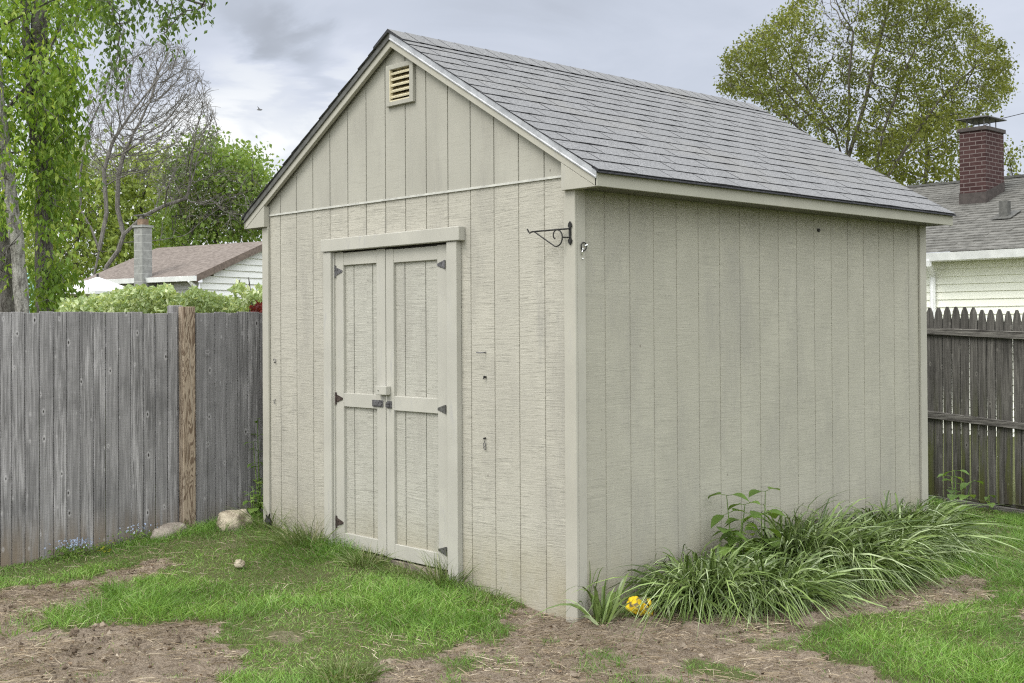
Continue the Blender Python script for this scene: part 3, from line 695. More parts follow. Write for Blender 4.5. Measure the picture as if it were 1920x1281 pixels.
# ------------------------------------------------------------------ right picket fence
FY = 6.0
fr = empty('picket_fence', 'dark weathered pointed picket fence right behind the shed', 'fence', (0, 0, 0))
def fx_at(px):
    a = at(px, 700, 1.0)-CP; return float(CP[0]+a[0]*(FY-CP[1])/a[1])
def zat(px, py):
    a = at(px, py, 1.0)-CP; return float(CP[2]+a[2]*(FY-CP[1])/a[1])
pk = [1743.5+16.35*k for k in range(-26, 40)]
for i, p in enumerate(pk):
    xa, xb = fx_at(p-7.6), fx_at(p+7.6); xm = (xa+xb)/2; zt = 1.738-.061*np.clip(xm+1.19, -1.5, 1.6)+random.uniform(-.012, .012); w = (xb-xa)/2
    lean = random.uniform(-.012, .004)
    mb = MB(); pr = [(-w*.86, -.12), (w*.86, -.12), (w, 1.0), (w, zt-.115), (w*.72, zt-.045), (w*.25, zt), (-w*.25, zt), (-w*.72, zt-.045), (-w, zt-.115), (-w, 1.0)]
    mb.prism([(xm+q[0]+lean*(1.7-q[1]), FY, q[1] if q[1] > -.1 else zat(p, 946)) for q in pr], (0, .018, 0))
    mb.build('picket', m_picket, fr, .002)
for (y0a, y0b), (y1a, y1b) in (((614, 627), (622, 636.5)), ((770, 784), (793, 806)), ((928, 946), (956, 982))):
    xa, xb = fx_at(1320), fx_at(2390); e = (1320-1742)/178, (2390-1742)/178
    L = lambda p, q, t: p+(q-p)*t
    mb = MB(); th = .035
    mb.prism([(xa, FY-th, zat(1320, L(y0a, y1a, e[0]))), (xb, FY-th, zat(2390, L(y0a, y1a, e[1]))), (xb, FY-th, zat(2390, L(y0b, y1b, e[1]))), (xa, FY-th, zat(1320, L(y0b, y1b, e[0])))], (0, th-.002, 0))
    mb.build('rail', m_rail, fr, .004)
mb = MB(); mb.box(fx_at(1320), fx_at(2390), FY+.03, FY+.05, -.4, zat(1830, 940)); mb.build('kick_board', m_picket, fr)

# ------------------------------------------------------------------ rocks
def rock(name, label, c, r, mat, seed):
    bm = bmesh.new(); bmesh.ops.create_icosphere(bm, subdivisions=4, radius=1)
    for v in bm.verts:
        p = v.co.copy(); n = mnoise.fractal(p*1.1+Vector((seed, 0, 0)), .8, 2.1, 4); n2 = mnoise.cell(p*1.6+Vector((seed, 3, 1)))
        k = 1+.20*n+.10*(n2-.5); q = Vector((p.x*r[0], p.y*r[1], max(p.z, -.6)*r[2]))*k
        q.z = min(q.z, r[2]*.80+.02*n); v.co = q
    me = bpy.data.meshes.new(name); bm.to_mesh(me); bm.free()
    me.polygons.foreach_set('use_smooth', [True]*len(me.polygons))
    o = link(name, me, mat, None, label, 'rock'); o.location = c; return o
def rock_mat(name, lo, hi):
    def b(nt, bs):
        o = nt.obj(); a = nt.noise(o, 9, 6, .7); c = nt.noise(o, 45, 4, .7)
        nt.set(bs, 'Normal', nt.bump(nt.math('ADD', a, nt.math('MULTIPLY', c, .5)), .9, .02))
        col = nt.mix(nt.ramp(a, .34, .66), lo, hi); return nt.mix(nt.ramp(c, .62, .72, 0, .6), col, tuple(x_*.45 for x_ in lo))
    return material(name, b, .92, .15)
m_rock1 = rock_mat('pale tan stone', (.20, .165, .12), (.44, .385, .30)); m_rock2 = rock_mat('grey brown stone', (.17, .14, .12), (.33, .29, .25))
rock('rock', 'pale tan boulder in the grass by the fence and shed corner', (-3.16, -.20, float(ground_z(-3.16, -.20))+.035), (.105, .135, .115), m_rock1, 3.0)
rock('rock', 'low grey brown stone half buried at the foot of the fence post', (-3.46, -.52, float(ground_z(-3.46, -.52))+.012), (.085, .15, .11), m_rock2, 8.0)
rock('stone_chip', 'small whitish stone chip lying in the lawn', (-2.20, -.72, float(ground_z(-2.20, -.72))+.045), (.038, .03, .03), m_rock1, 5.0)

# ------------------------------------------------------------------ trees
def colonize(start, parents, pts, step, di, dk, maxit=220, bias=(0, 0, 0), jit=.15):
    """grow branches from start nodes towards the attraction points"""
    nodes = [np.asarray(p, float) for p in start]; par = list(parents); pts = np.asarray(pts, float)
    N0 = np.array(nodes); alive = np.ones(len(pts), bool)
    dd = np.linalg.norm(pts[:, None]-N0[None], axis=2); nid = dd.argmin(1); nd = dd.min(1); bias = np.asarray(bias, float); seen = {}
    for it in range(maxit):
        act = alive & (nd < di)
        if not act.any():
            if not alive.any(): break
            di *= 1.5
            if di > 30: break
            continue
        ids = nid[act]; vec = unit(pts[act]-np.array(nodes)[ids]); new = []
        acc = np.zeros((len(nodes), 3)); np.add.at(acc, ids, vec)
        for j in np.unique(ids):
            d = unit(acc[j]) + bias + rng.normal(size=3)*jit; d /= np.linalg.norm(d)
            if seen.get(j, 0) > 4: continue
            seen[j] = seen.get(j, 0)+1
            new.append((nodes[j]+d*step, j))
        if not new: break
        b = len(nodes); NP = np.array([p for p, _ in new]); nodes += [p for p, _ in new]; par += [j for _, j in new]
        dd = np.linalg.norm(pts[:, None]-NP[None], axis=2); m = dd.min(1); k = dd.argmin(1); up = m < nd; nd = np.where(up, m, nd); nid = np.where(up, k+b, nid)
        alive &= nd > dk
    return np.array(nodes), par
def branch_mesh(mb, P, par, r0, expo, rmax, kmax=7):
    n = len(P); ch = [[] for _ in range(n)]
    for i, p in enumerate(par):
        if p >= 0: ch[p].append(i)
    rad = np.zeros(n)
    for i in range(n-1, -1, -1):
        rad[i] = r0 if not ch[i] else sum(rad[c]**expo for c in ch[i])**(1/expo)
    rad = np.minimum(rad, rmax)
    for i in range(n):
        starts = [i] if par[i] < 0 else []
        if par[i] >= 0 and max(ch[par[i]], key=lambda c: rad[c]) != i: starts = [par[i], i]
        if not starts: continue
        chain = list(starts); c = chain[-1]
        while ch[c]: c = max(ch[c], key=lambda q: rad[q]); chain.append(c)
        if len(chain) < 2: continue
        rr = [rad[q] for q in chain]
        if par[i] >= 0: rr[0] = min(rr[0], rr[1]*1.15)
        rr[-1] *= .5
        k = 3 if rr[0] < .018 else (4 if rr[0] < .05 else kmax)
        mb.tube([P[q] for q in chain], rr, k, cap=False)
    return rad, ch
def view_pts(poly, D0, D1, n, keep=None):
    """points spread through a crown: outline in bearings, depth range in metres"""
    xs = [p[0] for p in poly]; ys_ = [p[1] for p in poly]; out = []
    while len(out) < n:
        x = rng.uniform(min(xs), max(xs), 4000); y = rng.uniform(min(ys_), max(ys_), 4000)
        ok = in_poly(x, y, poly)
        for a, b in zip(x[ok], y[ok]):
            D = rng.uniform(D0, D1); out.append(at(a, b, D))
            if len(out) >= n: break
    return np.array(out)
def polyline(pts, step):
    pts = [np.asarray(p, float) for p in pts]; out = [pts[0]]
    for a, b in zip(pts[:-1], pts[1:]):
        k = max(1, int(np.linalg.norm(b-a)/step))
        for i in range(1, k+1): out.append(a+(b-a)*i/k)
    return out
def leaf_cloud(name, P, rad, rmax, per, spread, L, Wd, mat, parent, down=.5, prob=1.0, clump=0.0, **kw):
    pr_n = np.full(len(P), prob)
    if clump: pr_n = prob*np.clip((fbm(P[:, 0]*clump+P[:, 2]*clump*.6+50, P[:, 1]*clump-P[:, 2]*clump*.8+50, 3)-.36)*4.5, .06, 1.3)
    idx = np.where((rad <= rmax) & (rng.random(len(P)) < pr_n))[0]
    if len(idx) == 0: return None
    c = np.repeat(P[idx], per, 0); c = c + rng.normal(size=c.shape)*spread
    d = unit(rng.normal(size=c.shape)) + np.array([0, 0, -down])
    n = len(c); LL = L*rng.uniform(.6, 1.25, n)
    V, Q = leaves_VQ(c, d, LL, LL*Wd)
    return array_mesh(name, V, Q, mat, parent, **kw)

# --- bare tree, left, behind the house
bt = empty('bare_tree', 'leafless grey tree with a fan of fine twigs behind the left house', 'tree', tuple(at(215, 600, 37)))
bt.location = (0, 0, 0)
D = 37
st = polyline([at(205, 640, D), at(208, 520, D), at(222, 470, D), at(240, 445, D)], .5)
def tree_nodes(trunks, step):
    nodes = []; par = []
    for t, attach in trunks:
        pl = polyline(t, step); b = len(nodes)
        for i, p in enumerate(pl):
            nodes.append(p); par.append((attach if i == 0 else b+i-1))
    return nodes, par
trunks = [([at(185, 640, D), at(200, 500, D), at(222, 470, D), at(232, 440, D), at(220, 390, D), at(222, 330, D), at(232, 290, D)], -1),
          ([at(150, 640, D-1), at(186, 470, D-1), at(172, 430, D-1), at(152, 395, D-1), at(150, 330, D-1), at(158, 280, D-1)], -1),
          ([at(186, 470, D-1), at(200, 400, D-1), at(195, 320, D-1), at(210, 270, D-1)], -1),
          ([at(232, 440, D), at(270, 405, D), at(310, 385, D), at(350, 372, D)], -1),
          ([at(228, 455, D), at(300, 450, D+.5), at(345, 442, D+.5)], -1)]
nd_, pr_ = tree_nodes(trunks, .35)
crown = [(150, 300), (165, 180), (215, 110), (290, 78), (345, 85), (360, 130), (385, 150), (395, 200), (412, 245), (400, 285), (360, 320), (330, 400), (280, 350), (240, 330), (200, 350)]
ap = np.concatenate([view_pts(crown, D-2.2, D+2.2, 2900), view_pts([(330, 330), (360, 315), (400, 300), (480, 330), (500, 390), (470, 420), (400, 425), (330, 400)], D-1.5, D+1.5, 160)])
P_, pr_ = colonize(nd_, pr_, ap, .19, 2.6, .21, 200, (.0, .0, .16), .08)
mb = MB(); rad, ch = branch_mesh(mb, P_, pr_, .0062, 2.35, .23)
tips = [i for i in range(len(P_)) if rad[i] < .03 and i >= len(nd_)]      # fine outer twigs
for i in tips:
    for _ in range(2 if rng.random() < .55 else 1):
        d0 = P_[i]-P_[pr_[i]]; d0 = d0/np.linalg.norm(d0) + rng.normal(size=3)*.38 + np.array([0, 0, .2]); d0 /= np.linalg.norm(d0)
        l = rng.uniform(.18, .42); mb.tube([P_[i], P_[i]+d0*l*.5+np.array([0, 0, .02]), P_[i]+d0*l+rng.normal(size=3)*.04], [.0062, .006, .004], 3, cap=False)
mb.build('trunk', m_bark_bare, bt, fix=False)

# --- green tree right of it
def crown_tree(name, label, cat, trunks, polys, D, step, dk, r0, mat_bark, leafspec, bias=(0, 0, .05), rmax=.3, npts=500, depth=2.0, clump=0.0, twig=0.0, group=None):
    t = empty(name, label, cat, group=group)
    nd, pr = tree_nodes(trunks, step*1.5)
    ap = np.concatenate([view_pts(p, D-depth, D+depth, int(npts*w)) for p, w in polys])
    P, pr = colonize(nd, pr, ap, step, step*9, dk, 150, bias, .14)
    mb = MB(); rad, ch = branch_mesh(mb, P, pr, r0, 2.45, rmax)
    mb.build('trunk', mat_bark, t, fix=False)
    mb = MB()
    if twig:
        for i in range(len(nd), len(P)):
            if rad[i] < .012 and rng.random() < twig:
                d0 = unit(P[i]-P[pr[i]]) + rng.normal(size=3)*.4 + np.array([0, 0, .15]); d0 = d0/np.linalg.norm(d0); l = rng.uniform(.15, .35)
                mb.tube([P[i], P[i]+d0*l], [.006, .004], 3, cap=False)
        mb.build('twigs', mat_bark, t, fix=False)
    for nm, mat, rmaxl, per, spread, L, Wd, prob in leafspec:
        leaf_cloud(nm, P[len(nd):], rad[len(nd):], rmaxl, per, spread, L, Wd, mat, t, .4, prob, clump)
    return t
D = 40
crown_tree('leafy_tree', 'bright green bushy tree right of the bare tree over the brown roof', 'tree',
           [([at(400, 640, D), at(405, 480, D), at(410, 400, D)], -1)],
           [([(318, 300), (345, 275), (400, 262), (440, 275), (490, 300), (512, 335), (515, 420), (480, 450), (330, 455), (300, 470), (290, 430), (330, 400)], 1.0)],
           D, .42, .45, .014, m_bark_dark, [('crown', m_lf_mid, .04, 34, .30, .15, .75, .95)], npts=1000, depth=2.4)
D = 39
crown_tree('twiggy_tree', 'pale olive twiggy tree just coming into leaf above the brown roof', 'tree',
           [([at(345, 640, D), at(350, 470, D), at(365, 420, D)], -1), ([at(365, 420, D), at(420, 380, D), at(460, 345, D)], -1)],
           [([(330, 345), (380, 315), (440, 310), (490, 330), (500, 400), (470, 440), (400, 440), (345, 430), (325, 400)], 1.0)],
           D, .26, .30, .010, m_bark_bare, [('crown', m_lf_olive, .02, 7, .16, .10, .6, .8)], npts=650, depth=1.6)
D = 46
crown_tree('leafy_tree', 'pale yellow green woodland tree behind the bare trunks', 'tree',
           [([at(250, 640, D), at(260, 480, D), at(265, 400, D)], -1)],
           [([(205, 330), (240, 290), (290, 270), (320, 310), (330, 400), (330, 500), (210, 500), (195, 420)], 1.0)],
           D, .55, .55, .014, m_bark_dark, [('crown', m_lf_back, .05, 30, .36, .20, .7, .95)], npts=700, depth=2.0)
D = 44
crown_tree('leafy_tree', 'yellow green woodland tree beside the tall tree on the left', 'tree',
           [([at(150, 640, D), at(140, 480, D), at(150, 420, D)], -1)],
           [([(85, 300), (130, 255), (190, 300), (225, 400), (230, 530), (90, 580), (40, 560), (50, 400)], 1.0)],
           D, .55, .55, .014, m_bark_dark, [('crown', m_lf_back, .05, 30, .38, .20, .7, .95)], npts=900, depth=2.4)

# --- big maple on the right
D = 38
mtr = [([at(1575, 640, D), at(1583, 400, D), at(1580, 300, D), at(1566, 250, D), at(1530, 190, D), at(1495, 140, D)], -1),
       ([at(1583, 330, D), at(1592, 240, D), at(1592, 140, D), at(1600, 60, D)], -1),
       ([at(1586, 310, D), at(1620, 200, D), at(1640, 110, D), at(1665, 20, D)], -1),
       ([at(1630, 600, D-1), at(1640, 330, D-1), at(1655, 250, D-1), at(1690, 150, D-1), at(1720, 80, D-1)], -1),
       ([at(1655, 640, D-1.5), at(1665, 330, D-1.5), at(1710, 260, D-1.5), at(1760, 190, D-1.5), at(1800, 150, D-1.5)], -1),
       ([at(1566, 250, D), at(1520, 220, D+1), at(1460, 160, D+1)], -1),
       ([at(1580, 300, D), at(1530, 270, D-1), at(1470, 215, D-1.5)], -1)]
crown_tree('maple_tree', 'large spreading maple with thin young leaves behind the shed roof', 'tree', mtr,
           [([(1345, 150), (1362, 95), (1420, 55), (1465, 20), (1520, -60), (1620, -110), (1720, -60), (1790, 0), (1850, 60), (1898, 125), (1893, 190), (1860, 215), (1800, 245), (1740, 250), (1680, 285), (1600, 300), (1520, 250), (1440, 215), (1390, 180), (1345, 185)], 1.0)],
           D, .25, .31, .0060, m_bark_maple, [('crown', m_lf_maple, .0125, 24, .125, .085, .85, 1.0)], bias=(0, 0, .12), rmax=.20, npts=5200, depth=3.4, clump=.9, twig=.5)
D = 44
crown_tree('maple_tree', 'yellower green tree behind the brick chimney and the maple', 'tree',
           [([at(1730, 640, D), at(1735, 330, D), at(1740, 290, D)], -1)],
           [([(1640, 260), (1700, 225), (1780, 200), (1810, 250), (1800, 350), (1700, 350), (1640, 340), (1600, 310)], 1.0)],
           D, .42, .42, .011, m_bark_maple, [('crown', m_lf_maple, .04, 18, .26, .15, .75, .9)], npts=700, depth=1.8)
crown_tree('young_tree', 'small sparse tree right of the brick chimney above the grey roof', 'tree',
           [([at(1905, 640, D), at(1900, 340, D), at(1895, 310, D)], -1)],
           [([(1878, 255), (1895, 270), (1915, 290), (1925, 330), (1880, 335)], 1.0)],
           D, .35, .35, .010, m_bark_maple, [('crown', m_lf_maple, .04, 14, .2, .13, .7, .9)], npts=110, depth=.8)

# --- tall tree at the left edge, two trunks and hanging foliage
tt = empty('tall_tree', 'tall pale trunked tree with hanging bright leaves at left edge', 'tree')
D = 14.5
def knobbly(pts, r0, r1, k=14, seed=0):
    pl = polyline(pts, .12); n = len(pl)
    return [p+np.array([math.sin(i*.21+seed), math.cos(i*.17+seed), 0])*.012 for i, p in enumerate(pl)], [r0+(r1-r0)*i/(n-1)+.006*math.sin(i*1.3+seed) for i in range(n)]
mb = MB(); p_, r_ = knobbly([at(46, 760, D), at(40, 560, D), at(33, 450, D), at(20, 350, D), at(2, 230, D), at(-12, 120, D), at(-30, -60, D)], .088, .072)
mb.tube(p_, r_, 12, cap=False); mb.build('trunk', m_bark_pale, tt, smooth=True, fix=False)
left_polys = [([(-60, -60), (190, -60), (215, 20), (185, 80), (165, 150), (140, 210), (120, 300), (60, 330), (-60, 330)], 1.0),
              ([(-60, 330), (50, 330), (60, 420), (-10, 470), (-60, 480)], .16),
              ([(-20, 480), (20, 480), (35, 520), (-30, 525)], .06)]
nd, pr = tree_nodes([([at(33, 450, D), at(2, 230, D), at(-30, -60, D)], -1), ([at(0, 220, D), at(60, 150, D), at(110, 60, D)], -1), ([at(-20, 60, D), at(60, 20, D-.4), at(140, -20, D-.6)], -1)], .3)
ap = np.concatenate([view_pts(p, D-.7, D+2.3, int(460*w)) for p, w in left_polys])
P_, pr = colonize(nd, pr, ap, .17, 2.0, .20, 150, (0, 0, -.05), .15)
mb = MB(); rad, ch = branch_mesh(mb, P_[:], pr, .005, 2.3, .05); mb.build('branches', m_bark_dark, tt, fix=False)
leaf_cloud('crown', P_[len(nd):], rad[len(nd):], .016, 24, .12, .085, .52, m_lf_near, tt, 1.0, 1.0, 1.6)
t2 = empty('ivy_tree', 'dark trunked tree wrapped in drooping light green leaves', 'tree')
D = 15.5
mb = MB(); p_, r_ = knobbly([at(88, 760, D), at(86, 560, D), at(82, 420, D), at(80, 260, D), at(72, 150, D), at(80, -60, D)], .12, .10, seed=2)
mb.tube(p_, r_, 10, cap=False); p_, r_ = knobbly([at(80, 330, D), at(52, 200, D-.1), at(48, 80, D-.1), at(40, -60, D-.1)], .06, .05, seed=4)
mb.tube(p_, r_, 8, cap=False); mb.build('trunk', m_bark_dark, t2, smooth=True, fix=False)
nd, pr = tree_nodes([([at(86, 560, D), at(82, 420, D), at(80, 260, D), at(72, 150, D)], -1)], .25)
ap = np.concatenate([view_pts(p, D-1.1, D+.8, n_) for p, n_ in (([(55, 340), (130, 300), (165, 340), (150, 420), (120, 470), (150, 520), (120, 580), (60, 585), (52, 520), (70, 460), (50, 400)], 170), ([(100, 120), (160, 160), (150, 290), (90, 330), (50, 330), (60, 250)], 120))])
P_, pr = colonize(nd, pr, ap, .15, 2.0, .17, 120, (0, 0, -.12), .15)
mb = MB(); rad, ch = branch_mesh(mb, P_, pr, .004, 2.3, .04); mb.build('branches', m_bark_dark, t2, fix=False)
leaf_cloud('crown', P_[len(nd):], rad[len(nd):], .014, 24, .12, .09, .50, m_lf_near, t2, 1.3, 1.0, 1.8)
t3 = empty('dark_tree', 'short dark stump of trunk at far left above the fence', 'tree')
D = 16.5
mb = MB(); p_, r_ = knobbly([at(17, 760, D), at(17, 560, D), at(15, 470, D), at(8, 380, D)], .135, .11, seed=6); mb.tube(p_, r_, 10, cap=False); mb.build('trunk', m_bark_dark, t3, smooth=True, fix=False)
oh = empty('overhanging_tree', 'darker leafy bough reaching in from above the bare tree', 'tree')
D = 13
nd, pr = tree_nodes([([at(140, -420, D+1), at(160, -160, D+.5), at(230, -60, D), at(320, -10, D), at(385, 10, D)], -1), ([at(160, -160, D+.5), at(190, -40, D), at(225, 60, D)], -1)], .25)
ap = np.concatenate([view_pts(p, D-.7, D+.9, n_) for p, n_ in (([(170, -70), (405, -70), (400, 20), (385, 45), (340, 40), (325, 90), (290, 70), (250, 60), (225, 100), (205, 130), (180, 60)], 260), ([(195, 100), (230, 90), (225, 170), (205, 175)], 22), ([(300, 60), (330, 60), (328, 105), (315, 100)], 12))])
P_, pr = colonize(nd, pr, ap, .14, 2.0, .16, 120, (0, 0, -.12), .15)
mb = MB(); rad, ch = branch_mesh(mb, P_, pr, .004, 2.3, .05); mb.build('branches', m_bark_dark, oh, fix=False)
leaf_cloud('crown', P_[len(nd):], rad[len(nd):], .010, 8, .09, .07, .55, m_lf_over, oh, 1.0, .85)

# ------------------------------------------------------------------ hedge, red shrub and things behind the left fence
def leafy(name, label, cat, polys, D0, D1, n, L, Wd, mat, stems, mstem, part='foliage', down=.1):
    t = empty(name, label, cat); c = np.concatenate([view_pts(p, D0, D1, int(n*w)) for p, w in polys])
    d = unit(rng.normal(size=c.shape))+np.array([0, 0, -down]); LL = L*rng.uniform(.6, 1.3, len(c)); V, Q = leaves_VQ(c, d, LL, LL*Wd); array_mesh(part, V, Q, mat, t)
    mb = MB()
    for s_ in stems: mb.tube(s_, [.012*(1-.6*i/(len(s_)-1)) for i in range(len(s_))], 5, cap=False)
    mb.build('stem', mstem, t, fix=False); return t
hp = [([(105, 600), (118, 566), (190, 553), (225, 549), (280, 546), (332, 549), (336, 600)], 1.0), ([(205, 552), (250, 536), (320, 540), (330, 552)], .10), ([(295, 545), (320, 535), (322, 560)], .08)]
leafy('hedge', 'variegated pale green hedge showing over the fence left of its post', 'hedge', hp, 11.3, 12.6, 5200, .055, .6, m_lf_hedge, [[at(x, 900, 12), at(x+4, 640, 12), at(x, 565, 12)] for x in (140, 180, 215, 250, 290, 320)], m_bark_dark)
hp = [([(336, 600), (340, 555), (380, 548), (420, 556), (470, 568), (500, 570), (500, 600)], 1.0), ([(345, 556), (365, 540), (372, 556)], .06)]
leafy('hedge', 'variegated pale green hedge showing over the fence right of its post', 'hedge', hp, 11.0, 12.0, 3000, .055, .6, m_lf_hedge, [[at(x, 900, 11.5), at(x+4, 640, 11.5), at(x, 570, 11.5)] for x in (360, 400, 440, 480)], m_bark_dark)
hp = [([(432, 545), (445, 530), (475, 545), (500, 530), (500, 580), (470, 575), (450, 560)], 1.0)]
leafy('shrub', 'slender upright shrub with pale leaves by the shed corner', 'shrub', hp, 10.6, 11.2, 420, .06, .55, m_lf_hedge, [[at(482, 760, 10.9), at(470, 590, 10.9), at(455, 545, 10.9), at(448, 525, 10.9)], [at(482, 760, 10.9), at(474, 580, 10.9), at(466, 520, 10.9)]], m_bark_dark)
hp = [([(470, 575), (482, 566), (500, 568), (500, 590), (480, 590)], 1.0)]
leafy('red_shrub', 'dark red leaved shrub beside the shed corner over the fence', 'shrub', hp, 10.2, 10.7, 190, .05, .42, m_lf_red, [[at(485, 760, 10.5), at(482, 600, 10.5), at(478, 575, 10.5)]], m_bark_dark)

m_canvas = plain('white canvas', (.80, .80, .82), .8, .2, 0, .05, 8)
cn = empty('parasol', 'white parasol canopy peeking over the hedge at left', 'parasol')
D = 19
pk_ = at(183, 519, D); mb = MB(); rim = []
for k in range(8):
    w = 2*math.pi*k/8+.3; rim.append(tuple(pk_ + np.array([math.cos(w)*.62, math.sin(w)*.62, -.235])))
for k in range(8):
    a, b = rim[k], rim[(k+1) % 8]; mb.face([tuple(pk_), a, b]); mb.face([a, (a[0], a[1], a[2]-.05), (b[0], b[1], b[2]-.05), b])
mb.build('canopy', m_canvas, cn, fix=False)
mb = MB(); mb.tube([tuple(pk_+np.array([0, 0, .04])), tuple(pk_-np.array([0, 0, 2.2]))], .018, 8); mb.build('pole', m_black, cn)
m_teal = plain('pale teal sheet', (.36, .60, .62), .6, .3, 0, .12, 5)
a, b = at(-60, 512, 20), at(60, 512, 20); mb = MB(); mb.prism([tuple(a), tuple(b), (b[0], b[1], 1.45), (a[0], a[1], 1.45)], (-.06, .06, 0))
mb.build('screen_panel', m_teal, None, label='pale teal panel glimpsed between the trunks at far left', cat='panel')

# ------------------------------------------------------------------ left neighbour house
def lap_mat(name, col, exposure, dark):
    def b(nt, bs):
        o = nt.obj(); n = nt.noise(o, 2.5, 3); return nt.mix(nt.ramp(n, .3, .7), tuple(c*.95 for c in col), col)
    return material(name, b, .6, .3)
m_lap_w = lap_mat('white lap siding', (.74, .74, .74), .1, 0); m_lap_g = lap_mat('grey lap siding', (.46, .46, .46), .1, 0); m_lap_c = lap_mat('cream lap siding', (.82, .82, .735), .1, 0)
m_gutter = plain('white gutter', (.76, .76, .78), .5, .4, 0, .10, 5)
m_brownedge = plain('brown fascia', (.15, .115, .10), .7, .3)
m_glass = plain('dark window glass', (.05, .055, .06), .12, .6, 0, .2, 4, 0)
def roofing(name, lo, hi, sc):
    def b(nt, bs):
        o = nt.obj(); n = nt.noise(nt.scale(o, (sc, sc, sc*2.2)), 1.0, 3, .6); n2 = nt.noise(o, sc*8, 3); nt.set(bs, 'Normal', nt.bump(n2, .5, .01))
        return nt.mix(nt.ramp(nt.math('ADD', nt.math('MULTIPLY', n, .7), nt.math('MULTIPLY', n2, .3)), .32, .68), lo, hi)
    return material(name, b, .92, .15)
m_roof_br = roofing('brown roof shingle', (.115, .095, .085), (.215, .182, .165), 9); m_roof_gr = roofing('grey roof shingle', (.082, .079, .073), (.172, .166, .155), 7)
def lap_wall(mb, p0, p1, z0, ztop, exp, out, butt=.016):
    """horizontal lap boards from p0 to p1 (xy), ztop(t) along the wall; out = outward normal"""
    p0 = np.asarray(p0, float); p1 = np.asarray(p1, float); out = np.asarray(out, float); z = z0
    zmax = max(ztop(0), ztop(.5), ztop(1))
    while z < zmax:
        ts = [t for t in np.linspace(0, 1, 61) if ztop(t) > z+.002]
        if not ts: break
        t0, t1 = min(ts), max(ts); zt = min(z+exp, max(ztop(t0), ztop(t1), ztop((t0+t1)/2)))
        a = p0+(p1-p0)*t0; b = p0+(p1-p0)*t1; q = out*butt
        mb.face([(a[0]+q[0], a[1]+q[1], z), (b[0]+q[0], b[1]+q[1], z), (b[0], b[1], zt), (a[0], a[1], zt)])
        mb.face([(a[0], a[1], z), (b[0], b[1], z), (b[0]+q[0], b[1]+q[1], z), (a[0]+q[0], a[1]+q[1], z)]); z += exp
hl = empty('house', 'low house with brown roof and white gable beyond the left fence', 'house')
Fh = np.array([_F[0], _F[1], 0]); Fh /= np.linalg.norm(Fh); gdir = Fh+.676*_R; gdir /= np.linalg.norm(gdir); edir = Fh-1.479*_R; edir /= np.linalg.norm(edir)
A0 = at(366, 517, 30); A0 = np.array(A0); LEN, RUN, PIT = 4.5, 2.55, .395
zE = A0[2]; up = np.array([0, 0, 1.0])
def hp_(e, g, z): return tuple(A0*np.array([1, 1, 0]) + edir*e + gdir*g + up*z)
mb = MB(); lap_wall(mb, hp_(.25, .35, 0)[:2], hp_(.25, RUN*2-.35, 0)[:2], -.3, lambda t: zE - .16 + PIT*(RUN*(1-abs(2*t-1))), .17, -edir[:2], .045); mb.build('gable_wall', m_lap_w, hl, fix=False)
mb = MB(); lap_wall(mb, hp_(LEN, .35, 0)[:2], hp_(.25, .35, 0)[:2], -.3, lambda t: zE-.05, .17, -gdir[:2], .045); mb.build('side_wall', m_lap_g, hl, fix=False)
mb = MB(); th = .12
r0_, r1_ = hp_(0, RUN, zE+PIT*RUN), hp_(LEN, RUN, zE+PIT*RUN)
for gs in (0, 2*RUN): mb.prism([hp_(0, gs, zE), hp_(LEN, gs, zE), r1_, r0_], (0, 0, -th*.6))
mb.build('roof', m_roof_br, hl)
mb = MB()
for gs in (0, 2*RUN): mb.prism([hp_(-.012, gs, zE+.01), hp_(-.012, RUN, zE+PIT*RUN+.01), hp_(-.012, RUN, zE+PIT*RUN-.17), hp_(-.012, gs, zE-.17)], tuple(edir*.02))
mb.build('rake_trim', m_brownedge, hl)
mb = MB(); mb.prism([hp_(-.05, -.11, zE-.01), hp_(-.05, -.0, zE-.0), hp_(-.05, -.0, zE-.13), hp_(-.05, -.08, zE-.13)], tuple(edir*LEN)); mb.build('gutter', m_gutter, hl)
mb = MB(); mb.tube([hp_(.15, -.06, zE-.12), hp_(.12, .12, zE-.3), hp_(.16, .26, zE-.42), hp_(.16, .28, -.2)], .05, 8); mb.build('downspout', m_gutter, hl)
mb = MB(); wx = 1.15
mb.prism([hp_(wx, .335, zE-.25), hp_(wx+.62, .335, zE-.25), hp_(wx+.62, .335, zE-1.15), hp_(wx, .335, zE-1.15)], tuple(-gdir*.04)); wn = mb.build('window', m_brownedge, hl)
mb = MB(); mb.prism([hp_(wx+.07, .292, zE-.32), hp_(wx+.55, .292, zE-.32), hp_(wx+.55, .292, zE-1.08), hp_(wx+.07, .292, zE-1.08)], tuple(-gdir*.006)); mb.build('pane', m_glass, wn)
mb = MB(); gw0 = 2.10
mb.prism([hp_(.23, gw0, zE-.42), hp_(.23, gw0+.8, zE-.42), hp_(.23, gw0+.8, zE-1.3), hp_(.23, gw0, zE-1.3)], tuple(-edir*.04)); wn = mb.build('window', m_brownedge, hl)
mb = MB(); mb.prism([hp_(.18, gw0+.07, zE-.5), hp_(.18, gw0+.73, zE-.5), hp_(.18, gw0+.73, zE-1.22), hp_(.18, gw0+.07, zE-1.22)], tuple(-edir*.006)); mb.build('pane', m_glass, wn)
def block_b(nt, bs):
    o = nt.obj(); x, y, z = nt.sep(o); fz = nt.math('FRACT', nt.math('DIVIDE', z, .20)); ln = nt.math('LESS_THAN', fz, .055)
    n = nt.noise(o, 9, 4); return nt.mix(nt.math('MULTIPLY', ln, .8), nt.mix(nt.ramp(n, .3, .7), (.20, .20, .196), (.28, .28, .272)), (.42, .42, .41))
m_block = material('concrete block', block_b, .9, .15)
mb = MB(); cx0, cx1 = 1.74, 2.06
